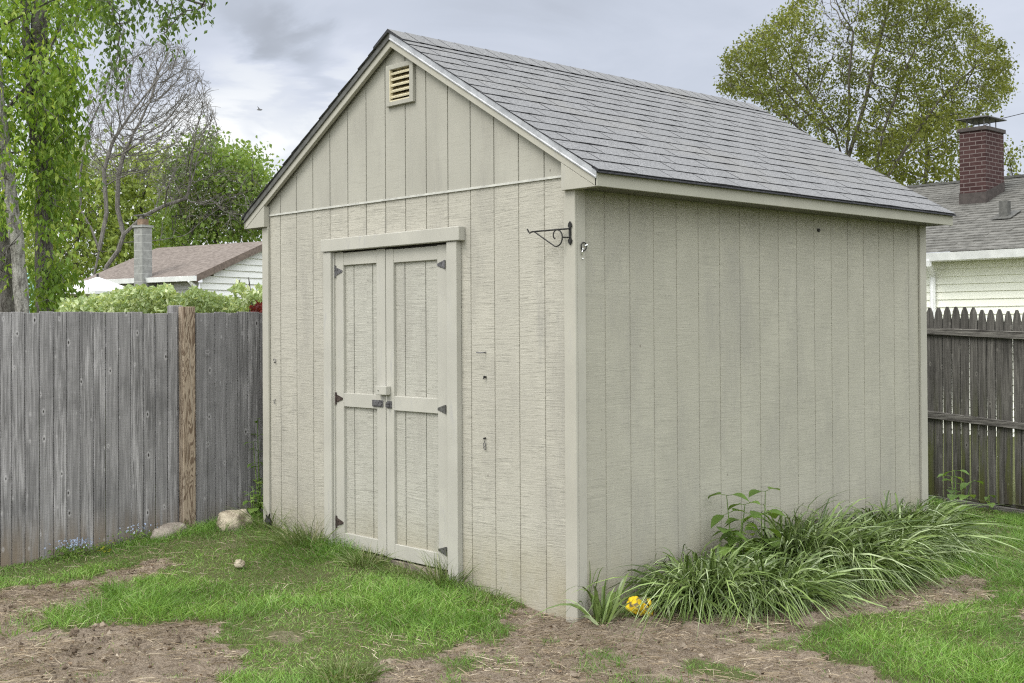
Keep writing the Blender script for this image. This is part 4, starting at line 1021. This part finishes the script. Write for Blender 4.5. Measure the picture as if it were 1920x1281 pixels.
mb.prism([hp_(cx0, -.20, -.3), hp_(cx1, -.20, -.3), hp_(cx1, .11, -.3), hp_(cx0, .11, -.3)], (0, 0, zE+1.28+.3)); cm = mb.build('chimney', m_block, hl)
mb = MB(); mb.prism([hp_(cx0-.03, -.23, zE+1.281), hp_(cx1+.03, -.23, zE+1.281), hp_(cx1+.03, .14, zE+1.281), hp_(cx0-.03, .14, zE+1.281)], (0, 0, .06)); mb.build('chimney_cap', m_block, cm)
m_clay = plain('orange clay flue', (.20, .14, .10), .8, .2)
mb = MB(); mb.prism([hp_(cx0+.06, -.14, zE+1.342), hp_(cx1-.06, -.14, zE+1.342), hp_(cx1-.06, .05, zE+1.342), hp_(cx0+.06, .05, zE+1.342)], (0, 0, .16)); mb.build('flue', m_clay, cm)
mb = MB(); mb.prism([hp_(cx0-.02, -.2, zE+1.58), hp_(cx1+.02, -.2, zE+1.58), hp_(cx1+.02, .1, zE+1.58), hp_(cx0-.02, .1, zE+1.58)], (0, 0, .025))
for e_, g_ in ((cx0+.07, -.13), (cx1-.07, -.13), (cx1-.07, .04), (cx0+.07, .04)): mb.tube([hp_(e_, g_, zE+1.49), hp_(e_, g_, zE+1.585)], .012, 4)
mb.build('flue_cap', m_iron, cm)
mb = MB(); mb.prism([hp_(.5, RUN-.25, zE+PIT*RUN-.3), hp_(1.05, RUN-.25, zE+PIT*RUN-.3), hp_(1.05, RUN+.2, zE+PIT*RUN-.3), hp_(.5, RUN+.2, zE+PIT*RUN-.3)], (0, 0, .52))

# ------------------------------------------------------------------ right neighbour house
hr = empty('house', 'cream sided house with grey roof and brick chimney behind the picket fence', 'house')
EY, EZ, RRUN, RPIT = 12.70, 2.655, 4.2, .365
mb = MB(); lap_wall(mb, (-6.5, EY+.30), (4.0, EY+.30), -.6, lambda t: EZ-.10, .1165, (0, -1), .022); mb.build('wall', m_lap_c, hr, fix=False)
def course_roof(mb, x0, x1):
    n = int(math.hypot(RRUN, RRUN*RPIT)/.145)
    for i in range(n):
        a = i/n*RRUN; b = (i+1.0)/n*RRUN; zz = lambda t, h: EZ+.02+RPIT*t+h
        xs = np.arange(x0, x1+.3, .3)
        for xa, xb in zip(xs[:-1], xs[1:]):
            h = .018+random.uniform(-.006, .006)
            mb.face([(xa, EY-.1+a, zz(a, h)), (xb, EY-.1+a, zz(a, h)), (xb, EY-.1+b, zz(b, .004)), (xa, EY-.1+b, zz(b, .004))])
            mb.face([(xa, EY-.1+a, zz(a, -.004)), (xb, EY-.1+a, zz(a, -.004)), (xb, EY-.1+a, zz(a, h)), (xa, EY-.1+a, zz(a, h))])
mb = MB(); course_roof(mb, -8.0, 4.0)
zr = EZ+.02+RPIT*RRUN
mb.face([(-8.0, EY-.1+RRUN, zr), (4.0, EY-.1+RRUN, zr), (4.0, EY+2*RRUN, EZ), (-8.0, EY+2*RRUN, EZ)])
rr_ = mb.build('roof', m_roof_gr, hr, fix=False)
mb = MB(); mb.box(-8.0, 4.0, EY-.2+RRUN, EY+RRUN, zr-.012, zr+.03); mb.build('ridge_cap', m_dark_metal, rr_)
mb = MB(); mb.prism([(-4.72, EY-.22, EZ+.0), (-4.72, EY-.10, EZ+.0), (-4.72, EY-.10, EZ-.115), (-4.72, EY-.18, EZ-.115)], (9, 0, 0)); mb.build('gutter', m_gutter, hr)
mb = MB(); mb.box(-6.5, 4.0, EY-.09, EY+.29, EZ-.115, EZ-.10); mb.build('soffit', m_gutter, hr)
mb = MB(); mb.tube([(-4.66, EY-.16, EZ-.10), (-4.66, EY-.15, EZ-.16), (-4.79, EY+.21, EZ-.30), (-4.80, EY+.24, EZ-.36), (-4.80, EY+.24, -.3)], .045, 8); mb.build('downspout', m_gutter, hr)
def brick_b(nt, bs):
    o = nt.obj(); x, y, z = nt.sep(o); u = nt.math('ADD', x, y)
    bt_ = nt.new('ShaderNodeTexBrick'); nt.set(bt_, 'Vector', nt.comb(u, z, 0.0)); nt.set(bt_, 'Scale', 1.0); nt.set(bt_, 'Brick Width', .215); nt.set(bt_, 'Row Height', .070); nt.set(bt_, 'Mortar Size', .007)
    nt.set(bt_, 'Color1', (.040, .020, .020)); nt.set(bt_, 'Color2', (.062, .033, .032)); nt.set(bt_, 'Mortar', (.145, .118, .114)); bt_.offset = .5
    n = nt.noise(o, 12, 4); nt.set(bs, 'Normal', nt.bump(nt.math('MULTIPLY', bt_.outputs[1], -1.0), .5, .006))
    return nt.mix(nt.ramp(n, .55, .75, 0, .35), bt_.outputs[0], (.15, .095, .09))
m_brick = material('red brown brick', brick_b, .9, .15)
cX0, cX1, cY0, cY1 = -5.47, -5.01, 15.18, 15.86
CZT = 4.86
mb = MB(); mb.box(cX0, cX1, cY0, cY1, 3.2, CZT); ch_ = mb.build('chimney', m_brick, hr)
mb = MB(); mb.box(cX0-.03, cX1+.03, cY0-.03, cY1+.03, CZT+.001, CZT+.07); mb.build('chimney_crown', m_flash_dark, ch_, .008)
zf = lambda y: EZ+.02+RPIT*(y-EY+.1)
mb = MB(); mb.prism([(cX1+.012, cY0-.012, zf(cY0)+.20), (cX1+.012, cY0-.012, zf(cY0)-.05), (cX1+.012, cY1, zf(cY1)-.05), (cX1+.012, cY1, zf(cY1)+.17)], (-.011, 0, 0)); mb.box(cX0-.012, cX1+.0005, cY0-.012, cY0-.001, zf(cY0)-.05, zf(cY0)+.20); mb.build('flashing', m_flash_dark, ch_)
mb = MB(); cz = CZT+.07
xm, ym = (cX0+cX1)/2, (cY0+cY1)/2
for sx_ in (-.15, .15):
    for sy_ in (-.22, .0, .22): mb.tube([(xm+sx_, ym+sy_, cz), (xm+sx_, ym+sy_, cz+.17)], .010, 5)
apex = (xm, ym, cz+.245); q_ = [(xm-.27, ym-.36, cz+.16), (xm+.27, ym-.36, cz+.16), (xm+.27, ym+.36, cz+.16), (xm-.27, ym+.36, cz+.16)]
for k in range(4): mb.face([q_[k], q_[(k+1) % 4], apex]); 
mb.face(list(reversed(q_)))
for k in range(4):
    a_, b_ = Vector(q_[k]), Vector(q_[(k+1) % 4]); mb.tube([a_, b_], .012, 4)
mb.build('chimney_cap', m_iron, ch_, fix=False)
mb = MB(); mb.box(-4.31, -4.17, 14.15, 14.27, 2.9, zf(14.2)+.27); mb.prism([(-4.40, 14.05, zf(14.05)+.03), (-4.08, 14.05, zf(14.05)+.03), (-4.08, 14.45, zf(14.45)+.03), (-4.40, 14.45, zf(14.45)+.03)], (0, 0, .012)); mb.build('vent_pipe', m_dark_metal, hr)

# power line and bird
mb = MB(); a, b = at(1880, 222, 30), at(2300, 120, 24); c0 = at(1600, 330, 34)
mb.tube([c0, a, b], .010, 4); mb.build('power_line', m_black, None, label='thin dark overhead wire at the upper right of the roofs', cat='wire')
bp = Vector(tuple(at(487, 206, 45))); mb = MB(); rt = Vector(tuple(_R)); upv = Vector((0, 0, 1)); fw = Vector(tuple(_F))
mb.tube([bp-rt*.11, bp-rt*.04+upv*.01, bp+rt*.05, bp+rt*.10+upv*.005], [.008, .035, .03, .006], 6)
for s_ in (-1, 1): mb.prism([bp+rt*.03, bp-rt*.03, bp-rt*.07+upv*.12+fw*.12*s_], tuple(fw*.012))
mb.build('bird', m_iron, None, label='tiny grey bird flying in the clouds left of the roof', cat='bird')

# ------------------------------------------------------------------ lawn
def frustum(x, y, pad=420):
    px, py, dd = project(np.stack([x, y, ground_z(x, y)], -1)); return (px > -pad) & (px < 1920+pad) & (py < 1281+pad) & (dd > 3)
def in_shed(x, y, m=.0): return (x > -SHED_W-m) & (x < m) & (y > -m) & (y < SHED_L+m)
n = 680000
x = rng.uniform(-3.66, 3.6, n); y = rng.uniform(-3.4, 6.0, n)
ok = frustum(x, y) & ~in_shed(x, y, .015); x, y = x[ok], y[ok]
dens = grass_density(x, y); dist = np.hypot(x-CP[0], y-CP[1])
ok = rng.random(len(x)) < dens*np.clip(1.25-.06*(dist-5), .5, 1.0)
x, y, dens = x[ok], y[ok], dens[ok]
n = len(x); tall = fbm(x*1.5+40, y*1.5+3); lush = smooth(.35, .7, tall)
h = (.036+.058*lush)*rng.uniform(.55, 1.25, n)*np.clip(.45+dens*.8, .5, 1.1)
h *= np.where((x < -1.9) & (x > -3.3) & (y > -.5), 1.2, 1.0)
zone = lambda cx, cy, rx, ry: np.exp(-((x-cx)/rx)**2-((y-cy)/ry)**2)
h *= 1 + .75*zone(1.35, .75, .55, .45) + .55*zone(-.75, -.38, .55, .22) + .60*zone(-1.75, -1.55, .55, .20) + .3*zone(-2.4, -.3, .5, .3)
base = np.stack([x, y, ground_z(x, y)-.004], -1)
wind = np.stack([(fbm(x*3+2, y*3)-.5)*1.5, (fbm(x*3+22, y*3+11)-.5)*1.5, np.zeros(n)], -1)
d0 = unit(np.stack([rng.normal(0, .33, n), rng.normal(0, .33, n), np.ones(n)], -1)); ln = wind*.5+np.stack([rng.normal(0, .38, n), rng.normal(0, .38, n), -.22*np.ones(n)], -1)
V, Q = strips_VQ(base, d0, ln, h, rng.uniform(.0022, .0040, n), 2, .15)
k_ = rng.random(n) < .05
V2, Q2 = strips_VQ(base[k_], d0[k_], ln[k_]*1.1, h[k_]*1.4, rng.uniform(.0034, .0052, k_.sum()), 2, .12)
Q = np.concatenate([Q, Q2+len(V)]); V = np.concatenate([V, V2])
k_ = (rng.random(n) < .055); d3 = unit(d0[k_]+rng.normal(0, .7, (k_.sum(), 3))*np.array([1, 1, .2])); nq = len(Q)
V2, Q2 = strips_VQ(base[k_]+np.array([0, 0, .012]), d3, ln[k_], h[k_]*.9, rng.uniform(.002, .0042, k_.sum()), 2, .3)
Q = np.concatenate([Q, Q2+len(V)]); V = np.concatenate([V, V2])
go = array_mesh('grass', V, Q, [m_grass, m_straw], label='short green lawn grass', cat='grass', kind='stuff')
mi_ = np.zeros(len(Q), dtype=np.int32); mi_[nq:] = 1; go.data.polygons.foreach_set('material_index', mi_)
# straw and dead thatch on the bare soil
n = 230000; x = rng.uniform(-3.5, 2.6, n); y = rng.uniform(-3.1, 4.2, n); ok = frustum(x, y) & ~in_shed(x, y); x, y = x[ok], y[ok]
dd = grass_density(x, y); ok = rng.random(len(x)) < np.where(dd < .3, .62*np.clip(fbm(x*3, y*3+50)*1.7-.35, .05, 1), .06); x, y = x[ok], y[ok]; n = len(x)
w = rng.uniform(0, 6.28, n); d0 = np.stack([np.cos(w), np.sin(w), rng.uniform(-.02, .30, n)], -1); ln = np.stack([rng.normal(0, .3, n), rng.normal(0, .3, n), -rng.uniform(.05, .3, n)], -1)
V, Q = strips_VQ(np.stack([x, y, ground_z(x, y)+.008+rng.uniform(0, .012, n)], -1), d0, ln, rng.uniform(.015, .105, n), rng.uniform(.0016, .0042, n), 2, .4)
array_mesh('dry_grass', V, Q, m_straw, label='dry straw and thatch on bare soil', cat='straw', kind='stuff')

n = 5200; x = rng.uniform(-3.3, 2.4, n); y = rng.uniform(-3.0, 3.6, n); ok = frustum(x, y) & ~in_shed(x, y); x, y = x[ok], y[ok]
ok = rng.random(len(x)) < np.where(grass_density(x, y) < .3, .8, .05); x, y = x[ok], y[ok]; n = len(x)
c = np.stack([x, y, ground_z(x, y)+.014+rng.uniform(0, .014, n)], -1); w = rng.uniform(0, 6.28, n)
sz = .008+.026*rng.random(n)**3
V, Q = leaves_VQ(c, np.stack([np.cos(w), np.sin(w), rng.normal(0, .25, n)], -1), sz, sz*.6, .3)
m_litter = leaf_mat('leaf litter', (.10, .065, .04), (.20, .135, .085), (.46, .40, .33), .1, .8, 3)
array_mesh('leaf_litter', V, Q, m_litter, label='small dead leaf flakes and crumbs on the soil', cat='litter', kind='stuff')

n = 14000; x = rng.uniform(-3.4, 2.5, n); y = rng.uniform(-3.1, 3.6, n); ok = frustum(x, y) & ~in_shed(x, y, .03); x, y = x[ok], y[ok]
ok = (grass_density(x, y) < .3) & (rng.random(len(x)) < np.clip(fbm(x*2.5+70, y*2.5+20)*2.2-.6, .08, 1)); x, y = x[ok], y[ok]; n = len(x)
sz = .0035+.016*rng.random(n)**3.2; oc = np.array([[1, 0, 0], [0, 1, 0], [-1, 0, 0], [0, -1, 0], [0, 0, 1], [0, 0, -1]], float)
V = (np.stack([x, y, ground_z(x, y)+.012], -1)[:, None] + oc[None]*sz[:, None, None]*rng.uniform(.55, 1.35, (n, 6, 1)) + rng.normal(0, .25, (n, 6, 3))*sz[:, None, None]).reshape(-1, 3)
tri = np.array([[0, 1, 4], [1, 2, 4], [2, 3, 4], [3, 0, 4], [1, 0, 5], [2, 1, 5], [3, 2, 5], [0, 3, 5]]); Q = (np.arange(n)[:, None, None]*6+tri[None]).reshape(-1, 3)
m_clod = leaf_mat('soil clod', (0.09, 0.065, 0.046), (0.21, 0.162, 0.12), (0.38, 0.32, 0.255), .0, .95, 3)
array_mesh('soil_clods', V, Q, m_clod, label='loose crumbs and clods of bare soil', cat='soil', kind='stuff')

# ------------------------------------------------------------------ coarse tufts by the doors
def tuft(name, label, cx, cy, r, n, L, mat, cat='grass tuft', wd=.005, up_=1.0, lean=(0, 0, 0), seg=5, droop=.55, spread=.5):
    a = rng.uniform(0, 6.28, n); q = r*np.sqrt(rng.random(n)); x = cx+q*np.cos(a); y = cy+q*np.sin(a)
    o_ = np.stack([np.cos(a), np.sin(a), np.zeros(n)], -1)*(q/r)[:, None]
    d0 = unit(o_*spread + np.array([0, 0, up_]) + rng.normal(0, .22, (n, 3)) + np.array(lean)*.5)
    hor = o_*.45 + rng.normal(0, .25, (n, 3)) + np.array(lean); hor[:, 2] = 0
    ln = hor*.6 + np.array([0, 0, -droop])*rng.uniform(.4, 1.3, (n, 1))
    base = np.stack([x, y, ground_z(x, y)-.01], -1)
    V, Q = strips_VQ(base, d0, ln, L*rng.uniform(.45, 1.15, n), wd*rng.uniform(.7, 1.3, n), seg, .08, face=np.cross(d0, np.array([0, 0, 1.]))+rng.normal(0, .25, (n, 3)))
    V[:, 1] = np.where((V[:, 0] < .0) & (V[:, 0] > -SHED_W) & (V[:, 1] > -.006) & (V[:, 2] > .0) & (np.repeat(y, 2*(seg+1)) < 0), -.008, V[:, 1])
    V[:, 0] = np.where((V[:, 1] > .0) & (V[:, 1] < SHED_L) & (V[:, 0] < .008) & (np.repeat(x, 2*(seg+1)) > 0), .012, V[:, 0])
    return array_mesh(name, V, Q, mat, smooth=True, label=label, cat=cat)
tuft('grass_tuft', 'coarse grass tuft at the left foot of the shed doors', -2.42, -.08, .16, 330, .33, m_tuft, droop=.5, wd=.0045)
tuft('grass_tuft', 'dark grass tuft below the meeting edge of the shed doors', -1.72, -.10, .13, 300, .22, m_tuft, wd=.0045)
tuft('grass_tuft', 'grass tuft with dead straw below the right shed door', -1.36, -.10, .11, 190, .15, m_tuft, wd=.0045)
tuft('grass_tuft', 'spiky grass tuft at the right foot of the shed doors', -1.00, -.08, .09, 230, .31, m_tuft, droop=.4, wd=.0045)
tuft('grass_tuft', 'thin grass blades at the left corner of the shed', -2.93, -.05, .10, 60, .36, m_tuft, droop=.35, wd=.0045)
tuft('grass_tuft', 'low grass strip at the wall between doors and near corner', -.66, -.08, .16, 260, .15, m_tuft, wd=.0045)
tuft('grass_tuft', 'dark blue green grass tuft at the bottom edge of the lawn', .02, -1.50, .13, 420, .16, m_tuft, wd=.0045)
# strap-leaved border plants along the side wall
def strap(label, cx, cy, rx, ry, n, L, lean, droop=.75, wd=.0175, rot=0.0, spread=.6):
    a = rng.uniform(0, 6.28, n); q = np.sqrt(rng.random(n)); u = q*np.cos(a)*rx; v = q*np.sin(a)*ry
    x = cx+u*math.cos(rot)-v*math.sin(rot); y = cy+u*math.sin(rot)+v*math.cos(rot); x = np.maximum(x, .03)
    o_ = np.stack([(x-cx)/max(rx, ry), (y-cy)/max(rx, ry), np.zeros(n)], -1)
    d0 = unit(o_*spread*.7 + np.array([0, 0, 1.0]) + rng.normal(0, .20, (n, 3)) + np.array(lean)*.35)
    hor = o_*.4 + rng.normal(0, .22, (n, 3)) + np.array(lean); hor[:, 2] = 0
    ln = hor*.62 + np.array([0, 0, -droop])*rng.uniform(.6, 1.25, (n, 1))
    base = np.stack([x, y, ground_z(x, y)-.01], -1)
    V, Q = strips_VQ(base, d0, ln, L*rng.uniform(.55, 1.12, n), wd*rng.uniform(.65, 1.2, n), 7, .06, face=np.cross(d0, np.array([0, 0, 1.]))+rng.normal(0, .18, (n, 3)))
    k = np.repeat(np.arange(n), 16)
    V[:, 0] = np.where((V[:, 1] < SHED_L) & (V[:, 0] < .012), .012+np.abs(V[:, 0]-.012)*.15, V[:, 0]); V[:, 2] = np.maximum(V[:, 2], ground_z(V[:, 0], V[:, 1])+.004)
    return array_mesh('strap_leaf_plant', V, Q, m_strap, smooth=True, label=label, cat='border plant')
strap('small sparse strap leaved clump by the near shed corner', .11, .07, .045, .045, 44, .62, (-.02, -.04, 0), .72, spread=.5)
strap('tiny strap leaved sprout right of the yellow object', .34, .36, .03, .03, 9, .20, (0, 0, 0), .5)
strap('dense drooping strap leaved clump at the near end of the border', .22, .82, .15, .25, 1250, .78, (.09, -.02, 0), .94, spread=.75)
strap('strap leaved clump spreading towards the lawn in mid border', .44, 1.12, .20, .27, 1250, .68, (.12, -.04, 0), 1.0, spread=.75)
strap('tall dark strap leaved clump against the wall in mid border', .17, 1.84, .13, .24, 900, 1.05, (.05, .0, 0), .87, spread=.55)
strap('large windswept strap leaved clump in the far half of the border', .36, 2.08, .24, .36, 1800, .88, (.16, -.03, 0), .96, spread=.6)
strap('windswept strap leaved clump at the far end of the border', .24, 2.80, .20, .42, 1700, .94, (.15, .0, 0), .93, spread=.5)

# ------------------------------------------------------------------ broad-leaved plants
def broad(name, label, x, y, stems, mat, size, cat='plant'):
    z0 = float(ground_z(x, y)); t = empty(name, label, cat); mb = MB(); C_, D_, L_ = [], [], []
    for (dx_, dy_, hh, k) in stems:
        pts = [np.array([x+dx_*s_, y+dy_*s_, z0+hh*s_+.0]) for s_ in np.linspace(0, 1, 7)]
        mb.tube(pts, [.006*(1-.6*i/6) for i in range(7)], 5, cap=False)
        for i in range(k):
            s_ = .25+.75*i/max(1, k-1); p = np.array([x+dx_*s_, y+dy_*s_, z0+hh*s_]); w = i*2.4+rng.uniform(-.4, .4)
            for ww in (w, w+3.14):
                d = np.array([math.cos(ww), math.sin(ww), rng.uniform(-.35, .5)]); d /= np.linalg.norm(d); st_ = p+d*.035
                mb.tube([p, st_], .002, 3, cap=False); C_.append(st_); D_.append(d+np.array([0, 0, -.25])); L_.append(size*rng.uniform(.7, 1.15)*(1.15-.45*s_))
    mb.build('stem', m_lf_weed, t, fix=False)
    C_, D_, L_ = np.array(C_), np.array(D_), np.array(L_); V, Q = [], []; b = 0
    for c, d, l in zip(C_, D_, L_):           # pointed oval leaves, cupped along the midrib
        d = d/np.linalg.norm(d); s_ = np.cross(d, [0, 0, 1.0]); s_ /= max(np.linalg.norm(s_), 1e-6); nn = np.cross(s_, d)
        prof = [(0, .06), (.14, .40), (.34, .52), (.58, .43), (.8, .22), (1.0, .01)]
        for q, wq in prof:
            m_ = c+d*l*q-np.array([0, 0, 1])*l*.22*q*q
            V += [m_-s_*l*wq+nn*l*wq*.25, m_, m_+s_*l*wq+nn*l*wq*.25]
        for i in range(5): Q += [[b+3*i, b+3*i+1, b+3*i+4, b+3*i+3], [b+3*i+1, b+3*i+2, b+3*i+5, b+3*i+4]]
        b += 18
    V = np.array(V); V[:, 0] = np.where((V[:, 1] > 0) & (V[:, 1] < SHED_L) & (x > 0), np.maximum(V[:, 0], .006), V[:, 0])
    array_mesh('foliage', V, Q, mat, t, smooth=True); return t
broad('leafy_weed', 'tall broad leaved weed against the wall above the border clumps', .13, 1.20, [(-.02, -.05, .56, 5), (.03, .06, .50, 5), (.05, .0, .42, 5), (.02, -.10, .36, 4)], m_lf_weed, .13)
broad('leafy_weed', 'shorter broad leaved weed right of the tallest one at the wall', .12, 1.50, [(.0, .02, .56, 4), (.04, -.08, .44, 5)], m_lf_weed, .15)
broad('leafy_weed', 'leafy weed growing behind the far corner of the shed', .10, 3.98, [(-.02, .0, .48, 5), (.08, .06, .40, 4), (-.10, .1, .42, 4)], m_lf_weed, .11)
broad('leafy_weed', 'dark leafy weed between the tan boulder and the shed corner', -3.26, .02, [(.0, .0, .24, 5), (.05, .03, .22, 4), (-.08, .02, .20, 4), (-.02, .08, .27, 5), (.03, .10, .30, 5)], m_lf_weed, .06)
broad('vine', 'thin vine with a few pale leaves on the fence beside the shed', -3.60, .28, [(.0, -.02, .78, 6), (.02, -.07, .62, 4)], m_lf_weed, .055)
broad('seedling', 'tiny weed at the foot of the dark picket fence', -.55, 5.86, [(.0, .0, .16, 3)], m_lf_weed, .07)
broad('yellow_weed', 'small yellow leaved plant at the fence beside the blue flowers', -3.44, -1.03, [(.0, .0, .09, 4), (.02, .03, .07, 3)], m_lf_yel, .03)
def flowers(label, x, y, r, nf, nl, h):
    t = empty('flower_clump', label, 'flowers'); z0 = float(ground_z(x, y))
    c = np.stack([x+rng.normal(0, r*.5, nl), y+rng.normal(0, r, nl), z0+rng.uniform(0, h*.75, nl)], -1); V, Q = leaves_VQ(c, rng.normal(size=c.shape)+np.array([0, 0, .3]), .028*rng.uniform(.6, 1.2, nl), .012); array_mesh('foliage', V, Q, m_lf_weed, t)
    c = np.stack([x+rng.normal(0, r*.5, nf), y+rng.normal(0, r*.9, nf), z0+h*rng.uniform(.7, 1.15, nf)], -1); V, Q = leaves_VQ(c, rng.normal(size=c.shape), .014*rng.uniform(.7, 1.2, nf), .013); array_mesh('blossoms', V, Q, m_blue, t)
flowers('clump of pale blue flowers against the board fence', -3.52, -1.22, .075, 130, 420, .12)
flowers('sparse bluish flowers by the low stone at the fence', -3.54, -.72, .09, 40, 160, .13)

# ------------------------------------------------------------------ small objects on the ground
def yel_b(nt, bs):
    o = nt.obj(); n = nt.noise(o, 26, 4, .6); return nt.mix(nt.ramp(n, .50, .62), (.58, .40, .015), (.12, .10, .07))
m_yel = material('yellow painted pot', yel_b, .75, .2)
yz = float(ground_z(.19, .26))
yb = empty('garden_ornament', 'bright yellow broken garden ornament half hidden by strap leaves', 'ornament')
bm = bmesh.new(); bmesh.ops.create_icosphere(bm, subdivisions=4, radius=1)
for v in bm.verts:
    p = v.co.copy(); k = 1+.26*mnoise.fractal(p*1.6+Vector((4, 1, 0)), .8, 2.2, 4)
    q = Vector((p.x*.040, p.y*.052, p.z*.052))*k
    if q.z < 0: q.y += -q.z*1.1; q.x += -q.z*.25
    q.z = max(q.z, -.056); v.co = q
me = bpy.data.meshes.new('body'); bm.to_mesh(me); bm.free(); me.polygons.foreach_set('use_smooth', [True]*len(me.polygons))
o = link('body', me, m_yel, yb); o.location = (.185, .245, yz+.062)
mb = MB(); mb.tube([(.20, .285, yz+.070), (.225, .31, yz+.035), (.24, .315, yz-.008)], [.016, .022, .017], 8); mb.tube([(.205, .335, yz+.095), (.215, .345, yz+.05), (.22, .350, yz+.0)], [.011, .010, .008], 7); mb.build('leg', m_yel, yb, smooth=True)
mb = MB(); mb.box(-.03, .03, -.03, .03, 0, .09, 0, Matrix.Translation((.16, .335, yz+.01)) @ Matrix.Rotation(.4, 4, 'Z') @ Matrix.Rotation(.2, 4, 'X')); mb.build('base_block', m_rock2, yb, .008)
bx_, by_ = -2.96, -.04; bz = float(ground_z(bx_, by_))
mb = MB(); mb.tube([(bx_, by_, bz-.02), (bx_+.01, by_-.01, bz+.06), (bx_+.012, by_-.012, bz+.085)], [.030, .026, .015], 8); mb.tube([(bx_+.01, by_-.01, bz+.07), (bx_+.045, by_-.02, bz+.115)], [.010, .005], 6); mb.tube([(bx_, by_, bz+.06), (bx_-.02, by_-.01, bz+.10)], [.008, .004], 5)
mb.build('stub', m_black, None, label='small black stub at the base of the wall near the left corner', cat='stub')
